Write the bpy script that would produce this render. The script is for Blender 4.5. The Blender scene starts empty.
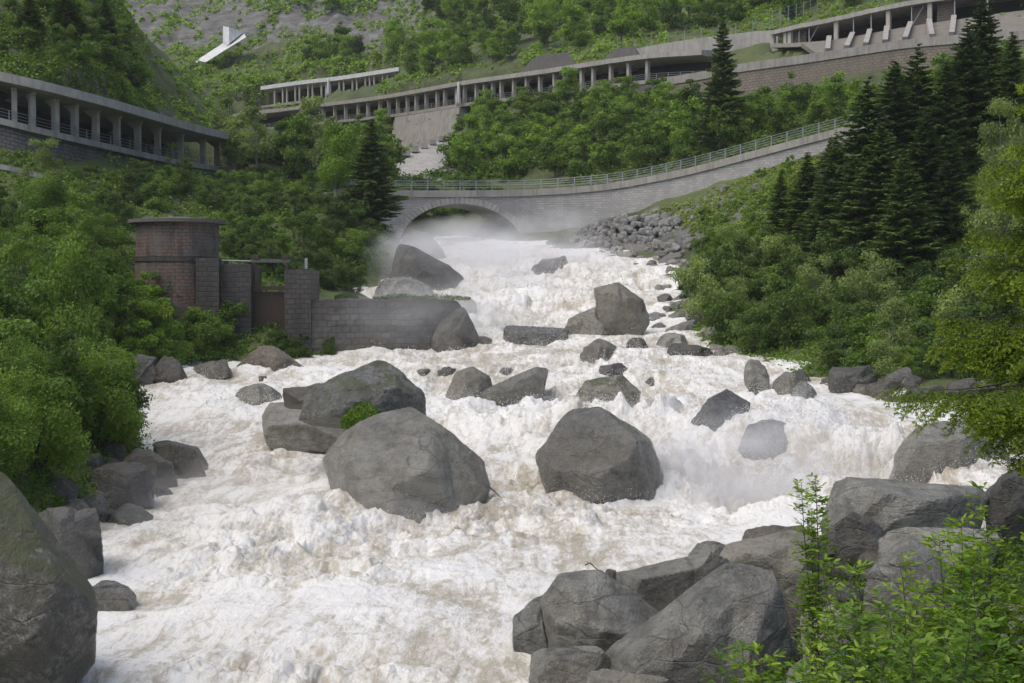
import bpy, bmesh, math, random
HAZE = 0.00010
EXPO = 0.72
import numpy as np
from mathutils import Vector, Matrix
rng = np.random.default_rng(11)
random.seed(5)
SC = bpy.context.scene
C = SC.collection
# ------------------------------------------------------------------ camera
F = 1400.0; CX = 512.0; CY = 341.5; HOR = 300.0
PIT = math.atan((CY-HOR)/F)
cp, sp = math.cos(PIT), math.sin(PIT)
def P(px, py, D):
    u = (px-CX)/F; v = (CY-py)/F
    dy = cp+v*sp; dz = -sp+v*cp
    return np.array([u*D/dy, D, dz*D/dy])
def proj(X, Y, Z):
    dep = Y*cp-Z*sp; up = Y*sp+Z*cp
    return CX+F*X/dep, CY-F*up/dep
def Xat(px, D): return (px-CX)/F*D
cam = bpy.data.cameras.new('camera'); co = bpy.data.objects.new('camera', cam); C.objects.link(co)
cam.lens = F/1024*36; cam.sensor_width = 36; cam.clip_start = 0.1; cam.clip_end = 5000
co.rotation_euler = (math.pi/2-PIT, 0, 0)
SC.camera = co
# ------------------------------------------------------------------ noise
def _h(i, j, k, s):
    n = (i*np.uint32(374761393) + j*np.uint32(668265263) + k*np.uint32(2147483647) + np.uint32(s)*np.uint32(144665)) 
    n = (n ^ (n >> np.uint32(13)))*np.uint32(1274126177)
    n = n ^ (n >> np.uint32(16))
    return (n & np.uint32(0xffffff)).astype(np.float32)/np.float32(0xffffff)
def vn(p, s=0):
    p = np.asarray(p, dtype=np.float64)
    fl = np.floor(p); f = (p-fl).astype(np.float32); f = f*f*f*(f*(f*6-15)+10)
    i = fl.astype(np.int64).astype(np.uint32); x, y, z = i[:,0], i[:,1], i[:,2]
    o = np.uint32(1)
    with np.errstate(over='ignore'):
        c000=_h(x,y,z,s); c100=_h(x+o,y,z,s); c010=_h(x,y+o,z,s); c110=_h(x+o,y+o,z,s)
        c001=_h(x,y,z+o,s); c101=_h(x+o,y,z+o,s); c011=_h(x,y+o,z+o,s); c111=_h(x+o,y+o,z+o,s)
    fx, fy, fz = f[:,0], f[:,1], f[:,2]
    a = c000+(c100-c000)*fx; b = c010+(c110-c010)*fx
    c = c001+(c101-c001)*fx; d = c011+(c111-c011)*fx
    e = a+(b-a)*fy; g = c+(d-c)*fy
    return (e+(g-e)*fz)*2-1
def fbm(p, o=4, s=0, g=0.5):
    r = np.zeros(len(p), np.float32); a = 1.0; q = np.array(p, dtype=np.float64); t = 0
    for k in range(o):
        r += a*vn(q, s+k*7); t += a; a *= g; q = q*2.03+17.3
    return r/t
def ridge(p, o=3, s=0):
    r = np.zeros(len(p), np.float32); a = 1.0; q = np.array(p, dtype=np.float64); t = 0
    for k in range(o):
        r += a*(1-2*np.abs(vn(q, s+k*5))); t += a; a *= .5; q = q*2.1+9.1
    return r/t
def sstep(a, b, x):
    t = np.clip((x-a)/(b-a), 0, 1); return t*t*(3-2*t)
class RBF:
    def __init__(s, pts, vals, eps=0.0):
        s.p = np.array(pts, float); n = len(s.p)
        d = np.linalg.norm(s.p[:,None]-s.p[None], axis=2)
        A = np.zeros((n+3, n+3)); A[:n,:n] = d+eps*np.eye(n)
        A[:n,n] = 1; A[n,:n] = 1; A[:n,n+1:n+3] = s.p; A[n+1:n+3,:n] = s.p.T
        b = np.zeros(n+3); b[:n] = vals
        s.w = np.linalg.lstsq(A, b, rcond=None)[0]
    def __call__(s, q):
        q = np.asarray(q, float); out = np.empty(len(q)); n = len(s.p)
        for i in range(0, len(q), 40000):
            c = q[i:i+40000]; d = np.sqrt(((c[:,None]-s.p[None])**2).sum(2))
            out[i:i+40000] = d@s.w[:n]+s.w[n]+c@s.w[n+1:]
        return out
# ------------------------------------------------------------------ mesh / object helpers
def mesh(v, f, smooth=True, uv=None, tint=None, mat=None, name='m'):
    v = np.asarray(v, np.float32); m = bpy.data.meshes.new(name)
    if isinstance(f, np.ndarray):
        k = f.shape[1]; nf = len(f); li = f.ravel().astype(np.int32)
        st = np.arange(0, nf*k, k, dtype=np.int32); tot = np.full(nf, k, np.int32)
    else:
        tot = np.array([len(a) for a in f], np.int32); nf = len(f)
        li = np.array([i for a in f for i in a], np.int32); st = np.concatenate([[0], np.cumsum(tot)[:-1]]).astype(np.int32)
    m.vertices.add(len(v)); m.vertices.foreach_set('co', v.ravel())
    m.loops.add(len(li)); m.loops.foreach_set('vertex_index', li)
    m.polygons.add(nf); m.polygons.foreach_set('loop_start', st)
    m.polygons.foreach_set('use_smooth', np.full(nf, smooth, bool))
    if uv is not None:
        l = m.uv_layers.new(name='UVMap'); l.data.foreach_set('uv', np.asarray(uv, np.float32)[li].ravel())
    if tint is not None:
        a = m.attributes.new('tint', 'FLOAT', 'POINT'); a.data.foreach_set('value', np.asarray(tint, np.float32))
    m.update(calc_edges=True); m.validate()
    if mat: m.materials.append(mat)
    return m
def ob(name, m, parent=None, loc=None):
    o = bpy.data.objects.new(name, m); C.objects.link(o)
    if parent: o.parent = parent
    if loc is not None: o.location = loc
    return o
def tag(o, label=None, cat=None, group=None, kind=None):
    if label: o['label'] = label
    if cat: o['category'] = cat
    if group: o['group'] = group
    if kind: o['kind'] = kind
    return o
def empty(name, loc=(0,0,0), rz=0, sc=1):
    o = bpy.data.objects.new(name, None); C.objects.link(o)
    o.location = loc; o.rotation_euler = (0,0,rz); o.scale = (sc,sc,sc) if np.isscalar(sc) else sc
    o.empty_display_size = .2
    return o
def copy_tree(o, parent=None):
    c = o.copy(); C.objects.link(c); c.parent = parent
    for ch in list(o.children): copy_tree(ch, c)
    return c
class MB:
    def __init__(s): s.v=[]; s.f=[]; s.uv=[]; s.t=[]; s.n=0
    def add(s, v, f, uv=None, t=0.5):
        v = np.asarray(v, float); 
        for a in f: s.f.append([int(i)+s.n for i in a])
        s.v.append(v); s.uv.append(np.zeros((len(v),2)) if uv is None else np.asarray(uv)); s.t.append(np.full(len(v), t) if np.isscalar(t) else np.asarray(t)); s.n += len(v); return s
    def box(s, c, d, rz=0, M=None):
        x, y, z = d[0]/2, d[1]/2, d[2]/2
        b = [(-x,-y),(x,-y),(x,y),(-x,y)]
        v = np.array([(p,q,w) for w in (-z,z) for p,q in b], float)
        if M is not None: v = v@np.array(M).T
        ca, sa = math.cos(rz), math.sin(rz)
        v = np.c_[v[:,0]*ca-v[:,1]*sa, v[:,0]*sa+v[:,1]*ca, v[:,2]]+np.array(c)
        vv=[];ff=[];uu=[]
        quads = [(0,3,2,1),(4,5,6,7),(0,1,5,4),(1,2,6,5),(2,3,7,6),(3,0,4,7)]
        for q in quads:
            n=len(vv); p=v[list(q)]; a=np.linalg.norm(p[1]-p[0]); h=np.linalg.norm(p[3]-p[0])
            vv += list(p); ff.append([n,n+1,n+2,n+3]); uu += [(0,0),(a,0),(a,h),(0,h)]
        return s.add(vv, ff, uu)
    def tube(s, pts, r, seg=6):
        pts = np.asarray(pts, float); n = len(pts); r = np.full(n, r) if np.isscalar(r) else np.asarray(r, float)
        t = np.gradient(pts, axis=0); t /= np.linalg.norm(t, axis=1)[:,None]+1e-9
        up = np.array([0,0,1.0]) if abs(t[0][2])<.9 else np.array([1.0,0,0])
        V=[]
        for i in range(n):
            a = np.cross(t[i], up); a /= np.linalg.norm(a)+1e-9; b = np.cross(t[i], a)
            for k in range(seg):
                w = 2*math.pi*k/seg; V.append(pts[i]+r[i]*(math.cos(w)*a+math.sin(w)*b))
        Fc=[[i*seg+k, i*seg+(k+1)%seg, (i+1)*seg+(k+1)%seg, (i+1)*seg+k] for i in range(n-1) for k in range(seg)]
        Fc.append(list(range(seg))[::-1]); Fc.append([(n-1)*seg+k for k in range(seg)])
        return s.add(V, Fc)
    def mesh(s, mat, smooth=False, name='m'):
        return mesh(np.concatenate(s.v), s.f, smooth, np.concatenate(s.uv), np.concatenate(s.t), mat, name)
def crom(pts, step):
    p = np.array(pts, float); p = np.vstack([2*p[0]-p[1], p, 2*p[-1]-p[-2]]); out=[]
    for i in range(1, len(p)-2):
        for t in np.linspace(0,1,24,endpoint=False):
            a,b,c,d = p[i-1],p[i],p[i+1],p[i+2]
            out.append(.5*((2*b)+(c-a)*t+(2*a-5*b+4*c-d)*t*t+(3*b-a-3*c+d)*t**3))
    out.append(p[-2]); out=np.array(out)
    L = np.r_[0, np.cumsum(np.linalg.norm(np.diff(out[:,:2],axis=0),axis=1))]
    n = max(2, int(round(L[-1]/step))+1); s = np.linspace(0, L[-1], n)
    return np.c_[[np.interp(s, L, out[:,k]) for k in range(out.shape[1])]].T, s
def norms(p):
    t = np.gradient(p[:,:2], axis=0); t /= np.linalg.norm(t,axis=1)[:,None]
    return np.c_[-t[:,1], t[:,0]], t
def sweep(path, s, prof, caps=True, zb=None, mb=None):
    """sweep a closed (offset away from the camera, dz) profile along a path; uv in metres"""
    n, t = norms(path); prof = list(prof); mb = mb or MB(); N=len(path)
    K=len(prof)
    for k in range(K):
        a = prof[k]; b = prof[(k+1)%K]
        def row(q):
            off, dz = q
            z = path[:,2]+dz if not callable(dz) else dz(path)
            return np.c_[path[:,0]+n[:,0]*off, path[:,1]+n[:,1]*off, z]
        A = row(a); B = row(b); w = np.linalg.norm(B-A,axis=1)
        V = np.vstack([A,B])
        if abs(a[0]-b[0])<1e-6: uv = np.vstack([np.c_[s, A[:,2]], np.c_[s, B[:,2]]])
        else: uv = np.vstack([np.c_[s, 0*w], np.c_[s, w]])
        mb.add(V, [[i,i+N,i+N+1,i+1] for i in range(N-1)], uv)
    if caps:
        for i, fl in ((0,0),(N-1,1)):
            V=[]
            for off,dz in prof:
                z = path[i,2]+dz if not callable(dz) else dz(path)[i]
                V.append((path[i,0]+n[i,0]*off, path[i,1]+n[i,1]*off, z))
            f = list(range(K)); mb.add(V, [f[::-1] if fl else f], [(q[0], v[2]) for q, v in zip(prof, V)])
    return mb
def origin_fix(o):
    """move the origin of a world-space mesh object to the bottom centre of its bounds"""
    m = o.data; n = len(m.vertices); v = np.empty(n*3, np.float32); m.vertices.foreach_get('co', v); v = v.reshape(-1,3)
    c = (v.min(0)+v.max(0))/2; c[2] = v[:,2].min(); m.vertices.foreach_set('co', (v-c).ravel()); m.update(); o.location = Vector(c.tolist())
    return o
# ------------------------------------------------------------------ materials
class NT:
    def __init__(s, name):
        s.m = bpy.data.materials.new(name); s.m.use_nodes = True; s.t = s.m.node_tree; s.t.nodes.clear()
    def n(s, typ, **kw):
        nd = s.t.nodes.new('ShaderNode'+typ)
        for k, v in kw.items():
            if k.startswith('_'): setattr(nd, k[1:], v)
            else:
                key = int(k[1:]) if k[0]=='i' and k[1:].isdigit() else k.replace('__',' ')
                if isinstance(v, bpy.types.NodeSocket): s.t.links.new(v, nd.inputs[key])
                else: nd.inputs[key].default_value = v
        return nd
    def mixc(s, f, a, b, mode='MIX'):
        nd = s.t.nodes.new('ShaderNodeMix'); nd.data_type='RGBA'; nd.blend_type=mode
        for k, v in ((0,f),(6,a),(7,b)):
            if isinstance(v, bpy.types.NodeSocket): s.t.links.new(v, nd.inputs[k])
            else: nd.inputs[k].default_value = (*v,1) if k>0 and len(v)==3 else v
        return nd.outputs[2]
    def ramp(s, x, stops):
        nd = s.t.nodes.new('ShaderNodeValToRGB'); s.t.links.new(x, nd.inputs[0]); e = nd.color_ramp.elements
        while len(e)<len(stops): e.new(0.5)
        for i,(p,c) in enumerate(stops):
            e[i].position=p; e[i].color=(c,c,c,1) if np.isscalar(c) else (*c,1)
        return nd.outputs[0]
    def math(s, op, a, b=0.0):
        nd = s.t.nodes.new('ShaderNodeMath'); nd.operation=op
        for k,v in ((0,a),(1,b)):
            if isinstance(v, bpy.types.NodeSocket): s.t.links.new(v, nd.inputs[k])
            else: nd.inputs[k].default_value=v
        return nd.outputs[0]
    def noise(s, vec, scale, det=4, rough=.55, dist=0.0):
        nd = s.n('TexNoise', Scale=scale, Detail=det, Roughness=rough, Distortion=dist)
        s.t.links.new(vec, nd.inputs['Vector']); return nd.outputs['Fac']
    def map(s, vec, scale=(1,1,1), rot=(0,0,0)):
        nd = s.n('Mapping', Vector=vec, Rotation=rot, Scale=scale); return nd.outputs[0]
    def out(s, sh, vol=None):
        o = s.t.nodes.new('ShaderNodeOutputMaterial')
        if sh: s.t.links.new(sh, o.inputs['Surface'])
        if vol: s.t.links.new(vol, o.inputs['Volume'])
        return s.m
    def pbr(s, col, rough=.8, bump=None, bs=.3, bd=.05, spec=.5, **kw):
        p = s.n('BsdfPrincipled', **kw)
        for k,v in (('Base Color',col),('Roughness',rough),('Specular IOR Level',spec)):
            if isinstance(v, bpy.types.NodeSocket): s.t.links.new(v, p.inputs[k])
            else: p.inputs[k].default_value = (*v,1) if k=='Base Color' else v
        if bump is not None:
            b = s.n('Bump', Strength=bs, Distance=bd, Height=bump); s.t.links.new(b.outputs[0], p.inputs['Normal'])
        return p.outputs[0]
def rock_mat(name, dark, light, moss=0.0, lichen=0.0, rough=(.22,.48), warm=(.17,.14,.10)):
    t = NT(name); g = t.n('NewGeometry'); pos = g.outputs['Position']
    oi = t.n('ObjectInfo'); rnd = oi.outputs['Random']
    # shift the pattern per stone
    sh = t.n('CombineXYZ', X=t.math('MULTIPLY',rnd,37.0), Y=t.math('MULTIPLY',rnd,61.0)).outputs[0]
    v = t.n('VectorMath', _operation='ADD', i0=pos, i1=sh).outputs[0]
    n1 = t.noise(v, .35, 6, .6); n2 = t.noise(v, 2.2, 6, .68); n3 = t.noise(v, 19, 5, .75)
    st = t.noise(t.map(v,(.5,.6,1.9),(.55,.35,.3)), 1.0, 6, .65, .45)
    f = t.math('ADD', t.math('MULTIPLY',n1,.45), t.math('ADD', t.math('MULTIPLY',n2,.35), t.math('MULTIPLY',st,.25)))
    col = t.mixc(t.ramp(f, [(.41,0),(.60,1)]), dark, light)
    col = t.mixc(t.ramp(t.noise(v,.8,5,.6), [(.5,0),(.75,.55)]), col, warm)
    col = t.mixc(t.math('MULTIPLY',t.ramp(n3,[(.38,0),(.62,1)]),.5), col, tuple(c*.45 for c in dark))
    col = t.mixc(t.ramp(t.math('FRACT', t.math('MULTIPLY',rnd,7.13)), [(.2,0),(1,.5)]), col, tuple(a*b for a,b in zip(light,(.95,.85,.68))))
    # speckles of pale lichen
    lm = t.ramp(t.noise(v, 5.0, 6, .75), [(.56-.05*lichen,0),(.62-.05*lichen,1)])
    lm2 = t.ramp(t.noise(v, .9, 3, .5), [(.42-.08*lichen,0),(.6-.06*lichen,1)])
    col = t.mixc(t.math('MULTIPLY', t.math('MULTIPLY',lm,lm2), .35+.5*lichen), col, (.30,.31,.28))
    # per stone value
    vo0 = t.n('TexVoronoi', _feature='DISTANCE_TO_EDGE', Scale=.55); t.t.links.new(t.n('VectorMath', _operation='ADD', i0=t.map(v,(.6,.7,2.2),(.5,.4,.3)), i1=t.n('VectorMath', _operation='SCALE', i0=t.n('TexNoise', Vector=v, Scale=3.0, Detail=5.0).outputs['Color'], Scale=.16).outputs[0]).outputs[0], vo0.inputs['Vector'])
    ck = t.math('MULTIPLY', t.ramp(vo0.outputs['Distance'], [(0,1),(.022,0)]), t.ramp(t.noise(v,.7,2,.5),[(.45,0),(.55,1)]))
    col = t.mixc(t.math('MULTIPLY',ck,.65), col, tuple(c*.3 for c in dark))
    col = t.mixc(t.math('MULTIPLY',t.ramp(t.noise(t.map(v,(1,1,.35)),1.4,6,.7),[(.50,0),(.66,1)]),.45), col, tuple(c*.6 for c in dark))
    col = t.mixc(1.0, col, t.ramp(rnd, [(0,.72),(1,1.25)]), 'MULTIPLY')
    nz = t.n('SeparateXYZ', i0=g.outputs['Normal']).outputs[2]
    mm = t.math('MULTIPLY', t.ramp(nz, [(.15,0),(.75,1)]), t.ramp(t.noise(v,1.3,6,.7), [(.62-.28*moss,0),(.70-.25*moss,1)]))
    mm = t.math('MULTIPLY', mm, min(1.0, .25+moss))
    mcol = t.mixc(n2, (.030,.038,.012), (.085,.095,.028))
    col = t.mixc(mm, col, mcol)
    r = t.math('ADD', t.math('MULTIPLY', n2, rough[1]-rough[0]), rough[0])
    r = t.math('ADD', r, t.math('MULTIPLY', mm, .3))
    vo = t.n('TexVoronoi', _feature='DISTANCE_TO_EDGE', Scale=.8); t.t.links.new(t.n('VectorMath', _operation='ADD', i0=t.map(v,(.7,.8,1.9),(.2,.6,.9)), i1=t.n('VectorMath', _operation='SCALE', i0=t.n('TexNoise', Vector=v, Scale=4.0, Detail=4.0).outputs['Color'], Scale=.15).outputs[0]).outputs[0], vo.inputs['Vector'])
    crack = t.ramp(vo.outputs['Distance'], [(0,0),(.035,1)])
    h = t.math('ADD', t.math('ADD', t.math('MULTIPLY',n2,1.0), t.math('MULTIPLY',n3,.25)), t.math('ADD', t.math('MULTIPLY',st,.22), t.math('MULTIPLY',crack,.10)))
    return t.out(t.pbr(col, r, h, 1.0, .26, spec=.65))
M = {}
M['rock'] = rock_mat('wet_rock', (.070,.069,.056), (.34,.335,.285), .05, .3)
M['rock_dark'] = rock_mat('dark_rock', (.034,.034,.028), (.145,.140,.116), .25, .2)
M['rock_moss'] = rock_mat('mossy_rock', (.055,.055,.047), (.25,.246,.21), .62, .9)
M['rock_mossier'] = rock_mat('mossy_old_rock', (.045,.045,.037), (.20,.195,.165), .95, .9)
M['rock_tan'] = rock_mat('tan_rock', (.10,.085,.065), (.25,.215,.17), .1, .3, warm=(.22,.16,.10))
M['rock_wet'] = rock_mat('soaked_rock', (.055,.057,.05), (.27,.27,.24), 0, .1, rough=(.15,.4))
M['rock_pale'] = rock_mat('pale_rock', (.14,.14,.13), (.32,.32,.30), .1, .3)

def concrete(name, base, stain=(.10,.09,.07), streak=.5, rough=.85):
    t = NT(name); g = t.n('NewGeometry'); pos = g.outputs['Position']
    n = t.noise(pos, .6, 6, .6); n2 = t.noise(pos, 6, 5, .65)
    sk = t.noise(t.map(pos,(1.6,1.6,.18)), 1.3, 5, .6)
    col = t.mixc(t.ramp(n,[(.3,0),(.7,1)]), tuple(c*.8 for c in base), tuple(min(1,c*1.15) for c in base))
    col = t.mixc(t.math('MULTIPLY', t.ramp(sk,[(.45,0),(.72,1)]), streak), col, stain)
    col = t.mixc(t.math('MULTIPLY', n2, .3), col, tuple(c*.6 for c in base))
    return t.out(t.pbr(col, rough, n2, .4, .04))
M['concrete'] = concrete('weathered_concrete', (.30,.285,.25), streak=.6)
M['concrete_roof'] = concrete('pale_concrete', (.36,.345,.31), streak=.45)
M['gallery_shade'] = concrete('shaded_back_wall', (.035,.034,.03), (.02,.02,.018))  # gallery back walls coloured near black, the shade of the unlit interior painted in
M['concrete_dark'] = concrete('dark_concrete', (.11,.105,.095), (.04,.04,.035))
M['concrete_white'] = concrete('white_concrete', (.60,.61,.60), (.35,.35,.33), .35)
M['concrete_col'] = concrete('column_concrete', (.40,.38,.33), (.2,.18,.15), .35)
M['concrete_tan'] = concrete('stained_concrete', (.19,.175,.145), streak=.6)
M['asphalt'] = concrete('asphalt', (.06,.06,.06), (.04,.04,.04), .3)

def masonry(name, c1, c2, mortar, bw=.9, bh=.35, ms=.03, stain=(.05,.048,.042), sa=.5, warm=None, rough=.85):
    t = NT(name); uv = t.n('TexCoord').outputs['UV']; pos = t.n('NewGeometry').outputs['Position']
    wob = t.n('TexNoise', Vector=pos, Scale=.9, Detail=3.0).outputs['Color']
    v = t.n('VectorMath', _operation='ADD', i0=uv, i1=t.n('VectorMath', _operation='SCALE', i0=wob, Scale=.28).outputs[0]).outputs[0]
    b = t.n('TexBrick', Vector=v, Color1=(*c1,1), Color2=(*c2,1), Mortar=(*mortar,1), Scale=1.0)
    b.inputs['Mortar Size'].default_value=ms; b.inputs['Mortar Smooth'].default_value=.4
    b.inputs['Brick Width'].default_value=bw; b.inputs['Row Height'].default_value=bh
    n = t.noise(pos,.35,6,.62); n2 = t.noise(pos,5,5,.7)
    sk = t.noise(t.map(pos,(1.1,1.1,.22)), 1.0, 5, .65)
    col = t.mixc(t.math('MULTIPLY', n2, .5), b.outputs['Color'], tuple(c*.5 for c in c1))
    col = t.mixc(t.math('MULTIPLY', t.ramp(sk,[(.42,0),(.68,1)]), sa), col, stain)
    if warm: col = t.mixc(t.ramp(n,[(.47,0),(.62,.8)]), col, warm)
    h = t.math('ADD', t.math('MULTIPLY', b.outputs['Fac'], -1.0), t.math('MULTIPLY', n2, .5))
    return t.out(t.pbr(col, rough, h, .8, .06))
M['bridge_stone'] = masonry('bridge_masonry', (.42,.41,.385), (.31,.305,.285), (.20,.195,.18), .72,.30,.02, (.24,.235,.22), .7)
M['tan_stone'] = masonry('retaining_masonry', (.235,.205,.155), (.19,.165,.125), (.11,.095,.07), .8,.45,.05, (.10,.09,.07), .5)
M['wall_dark'] = masonry('old_wall_masonry', (.16,.15,.135), (.11,.105,.095), (.045,.042,.037), .85,.42,.06, (.045,.044,.038), .6)
M['weir_stone'] = masonry('weir_masonry', (.125,.118,.10), (.085,.078,.064), (.05,.046,.038), .75,.5,.04, (.035,.034,.03), .6, warm=(.10,.078,.05), rough=.5)
M['brick'] = masonry('tower_brick', (.20,.12,.08), (.14,.12,.10), (.055,.048,.04), .6,.28,.03, (.022,.02,.017), .95, warm=(.115,.11,.10), rough=.7)
M['pier_stone'] = masonry('pier_masonry', (.070,.062,.050), (.045,.040,.033), (.022,.020,.017), .7,.4,.05, (.02,.019,.017), .7, rough=.55)

def plain(name, col, rough=.5, metal=0.0, var=.3):
    t = NT(name); pos = t.n('NewGeometry').outputs['Position']; n = t.noise(pos, 3, 5, .6)
    c = t.mixc(t.math('MULTIPLY',n,var*2), col, tuple(x*.45 for x in col))
    return t.out(t.pbr(c, rough, n, .15, .02, Metallic=metal))
M['steel'] = plain('galvanised_steel', (.32,.35,.35), .45, .5)
M['rust'] = plain('rusty_steel', (.06,.04,.028), .7, .2)
M['bark'] = plain('bark', (.10,.085,.065), .9, 0, .6)
M['bark_pale'] = plain('pale_bark', (.22,.21,.18), .85, 0, .6)
M['wood'] = plain('dead_wood', (.12,.10,.08), .9)

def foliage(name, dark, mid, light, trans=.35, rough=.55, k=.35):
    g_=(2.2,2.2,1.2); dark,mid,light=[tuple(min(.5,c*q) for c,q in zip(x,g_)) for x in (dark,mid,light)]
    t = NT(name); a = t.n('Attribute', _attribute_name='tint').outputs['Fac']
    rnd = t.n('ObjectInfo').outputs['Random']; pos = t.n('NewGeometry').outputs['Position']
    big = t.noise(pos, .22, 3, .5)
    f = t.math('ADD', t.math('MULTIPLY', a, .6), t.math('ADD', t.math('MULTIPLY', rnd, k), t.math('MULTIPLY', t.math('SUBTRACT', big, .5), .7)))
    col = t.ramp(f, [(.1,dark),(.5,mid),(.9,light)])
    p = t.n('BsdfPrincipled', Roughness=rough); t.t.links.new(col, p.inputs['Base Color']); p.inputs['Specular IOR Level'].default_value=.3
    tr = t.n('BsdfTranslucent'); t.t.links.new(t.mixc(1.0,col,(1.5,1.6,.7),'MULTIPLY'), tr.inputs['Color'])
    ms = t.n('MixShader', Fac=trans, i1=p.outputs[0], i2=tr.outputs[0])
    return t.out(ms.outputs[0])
M['leaf'] = foliage('shrub_leaves', (.018,.034,.008), (.047,.083,.020), (.088,.130,.032))
M['leaf_bright'] = foliage('bright_leaves', (.035,.065,.012), (.075,.125,.024), (.12,.18,.035))
M['leaf_pale'] = foliage('pale_leaves', (.045,.062,.036), (.085,.115,.062), (.14,.17,.09))
M['leaf_dark'] = foliage('dark_leaves', (.014,.026,.009), (.032,.056,.018), (.055,.085,.028))
M['needle'] = foliage('spruce_needles', (.009,.019,.007), (.026,.045,.015), (.06,.088,.028), .2)
M['needle_near'] = foliage('young_spruce_needles', (.012,.024,.005), (.042,.070,.009), (.12,.155,.018), .25)
M['leaf_near'] = foliage('near_leaves', (.02,.045,.010), (.045,.085,.016), (.11,.16,.028), .35)
M['grass'] = foliage('grass_blades', (.045,.065,.018), (.08,.115,.030), (.13,.16,.045), .3, .7)

# terrain
def terrain_mat():
    t = NT('ground'); g = t.n('NewGeometry'); pos = g.outputs['Position']
    nz = t.n('SeparateXYZ', i0=g.outputs['Normal']).outputs[2]
    rk = t.n('Attribute', _attribute_name='tint').outputs['Fac']
    n1 = t.noise(pos,.05,6,.6); n2=t.noise(pos,.4,6,.65); n3=t.noise(pos,3,5,.7)
    grass = t.mixc(t.ramp(n2,[(.3,0),(.7,1)]), (.022,.036,.010), (.065,.088,.024))
    grass = t.mixc(t.ramp(n1,[(.36,0),(.6,.75)]), grass, (.10,.125,.034))
    soil = t.mixc(n3, (.05,.042,.03), (.10,.085,.06))
    grass = t.mixc(t.ramp(n3,[(.58,0),(.72,.5)]), grass, soil)
    st = t.noise(t.map(pos,(.6,.6,2.2),(.5,.3,.2)), .3, 6, .7, .4)
    rock = t.mixc(t.ramp(st,[(.35,0),(.65,1)]), (.055,.055,.05), (.22,.217,.20))
    rock = t.mixc(t.math('MULTIPLY',t.ramp(n3,[(.35,0),(.65,1)]),.5), rock, (.06,.058,.052))
    slope = t.math('SUBTRACT', 1.0, nz)
    f = t.math('ADD', t.math('ADD', rk, t.math('MULTIPLY', t.math('SUBTRACT', n2, .5), 1.3)), t.math('MULTIPLY', t.math('SUBTRACT', slope, .25), .5))
    col = t.mixc(t.ramp(f,[(.47,0),(.55,1)]), grass, rock)
    return t.out(t.pbr(col, .85, t.math('ADD',t.math('MULTIPLY',n3,.3),st), .9, .5))
M['ground'] = terrain_mat()
def water_mat():
    t = NT('white_water'); g = t.n('NewGeometry'); pos = g.outputs['Position']
    silt = t.n('Attribute', _attribute_name='tint').outputs['Fac']
    uvn = t.n('TexCoord').outputs['UV']
    n1 = t.noise(t.map(uvn,(1.2,.26,1)), 1.1, 7, .68, .8); n2 = t.noise(t.map(uvn,(1,.5,1)), 4.5, 6, .72, .8); n3 = t.noise(uvn, 16, 4, .7)
    f = t.math('ADD', silt, t.math('ADD', t.math('MULTIPLY', t.math('SUBTRACT', n1, .5), 1.5), t.math('MULTIPLY', t.math('SUBTRACT', n2, .5), 1.5)))
    col = t.mixc(t.ramp(f,[(.36,0),(.76,1)]), (.75,.747,.70), (.42,.385,.30))
    col = t.mixc(t.ramp(f,[(.85,0),(1.2,.8)]), col, (.31,.26,.18))
    fine = t.ramp(t.math('ADD',t.math('MULTIPLY',n2,.6),t.math('MULTIPLY',n3,.4)),[(.34,.72),(.56,1.0)])
    col = t.mixc(.55, col, fine, 'MULTIPLY')
    h = t.math('ADD', t.math('MULTIPLY',n2,1.0), t.math('ADD', t.math('MULTIPLY',n3,.35), t.math('MULTIPLY',n1,.8)))
    r = t.ramp(f, [(.4,.75),(1.0,.35)])
    p = t.pbr(col, r, h, .6, .16, spec=.25)
    return t.out(p)
M['water'] = water_mat()
def foam_mat():
    t = NT('spray_droplets'); p = t.n('BsdfPrincipled', Roughness=.6); p.inputs['Base Color'].default_value=(.80,.80,.78,1)
    tr = t.n('BsdfTranslucent', Color=(.8,.8,.78,1)); return t.out(t.n('MixShader', Fac=.5, i1=p.outputs[0], i2=tr.outputs[0]).outputs[0])
M['spray'] = foam_mat()
# ------------------------------------------------------------------ river surface (world-space height from surveyed points)
WC = [(-100,683,30),(100,683,31),(300,683,32),(520,683,32),(100,600,41),(300,600,41),(520,600,41),(120,520,55),(300,520,55),(500,520,55),
 (700,525,54),(820,520,52),(200,450,72),(300,450,72),(520,450,72),(600,455,69),(560,400,88),(450,400,88),(250,400,88),(130,400,90),
 (200,365,108),(400,365,108),(480,350,116),(560,350,114),(640,345,111),(700,362,98),(680,400,82),(760,378,90),(900,402,75),(760,410,70),
 (770,430,67),(770,495,61),(850,415,69),(850,500,57),(900,440,64),(850,462,61),(960,425,66),(980,480,55),(1100,420,66),(1100,480,53),(1300,420,66),
 (650,430,70),(690,500,60),(480,330,127),(560,330,126),(600,318,131),(450,300,143),(540,300,143),(610,300,141),(380,297,143),
 (450,275,154),(560,268,156),(630,267,155),(480,258,163),(560,257,162),(450,247,174),(410,250,174),(500,250,171),(450,238,192),(430,240,188)]
wD = RBF([(a,b*1.5) for a,b,d in WC], [math.log(d) for a,b,d in WC])
def Dw(px, py): return float(np.exp(wD([(px,py*1.5)])[0]))
_w = np.array([P(*c) for c in WC])
wZ = RBF(_w[:,:2], _w[:,2], 1.0)
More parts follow.
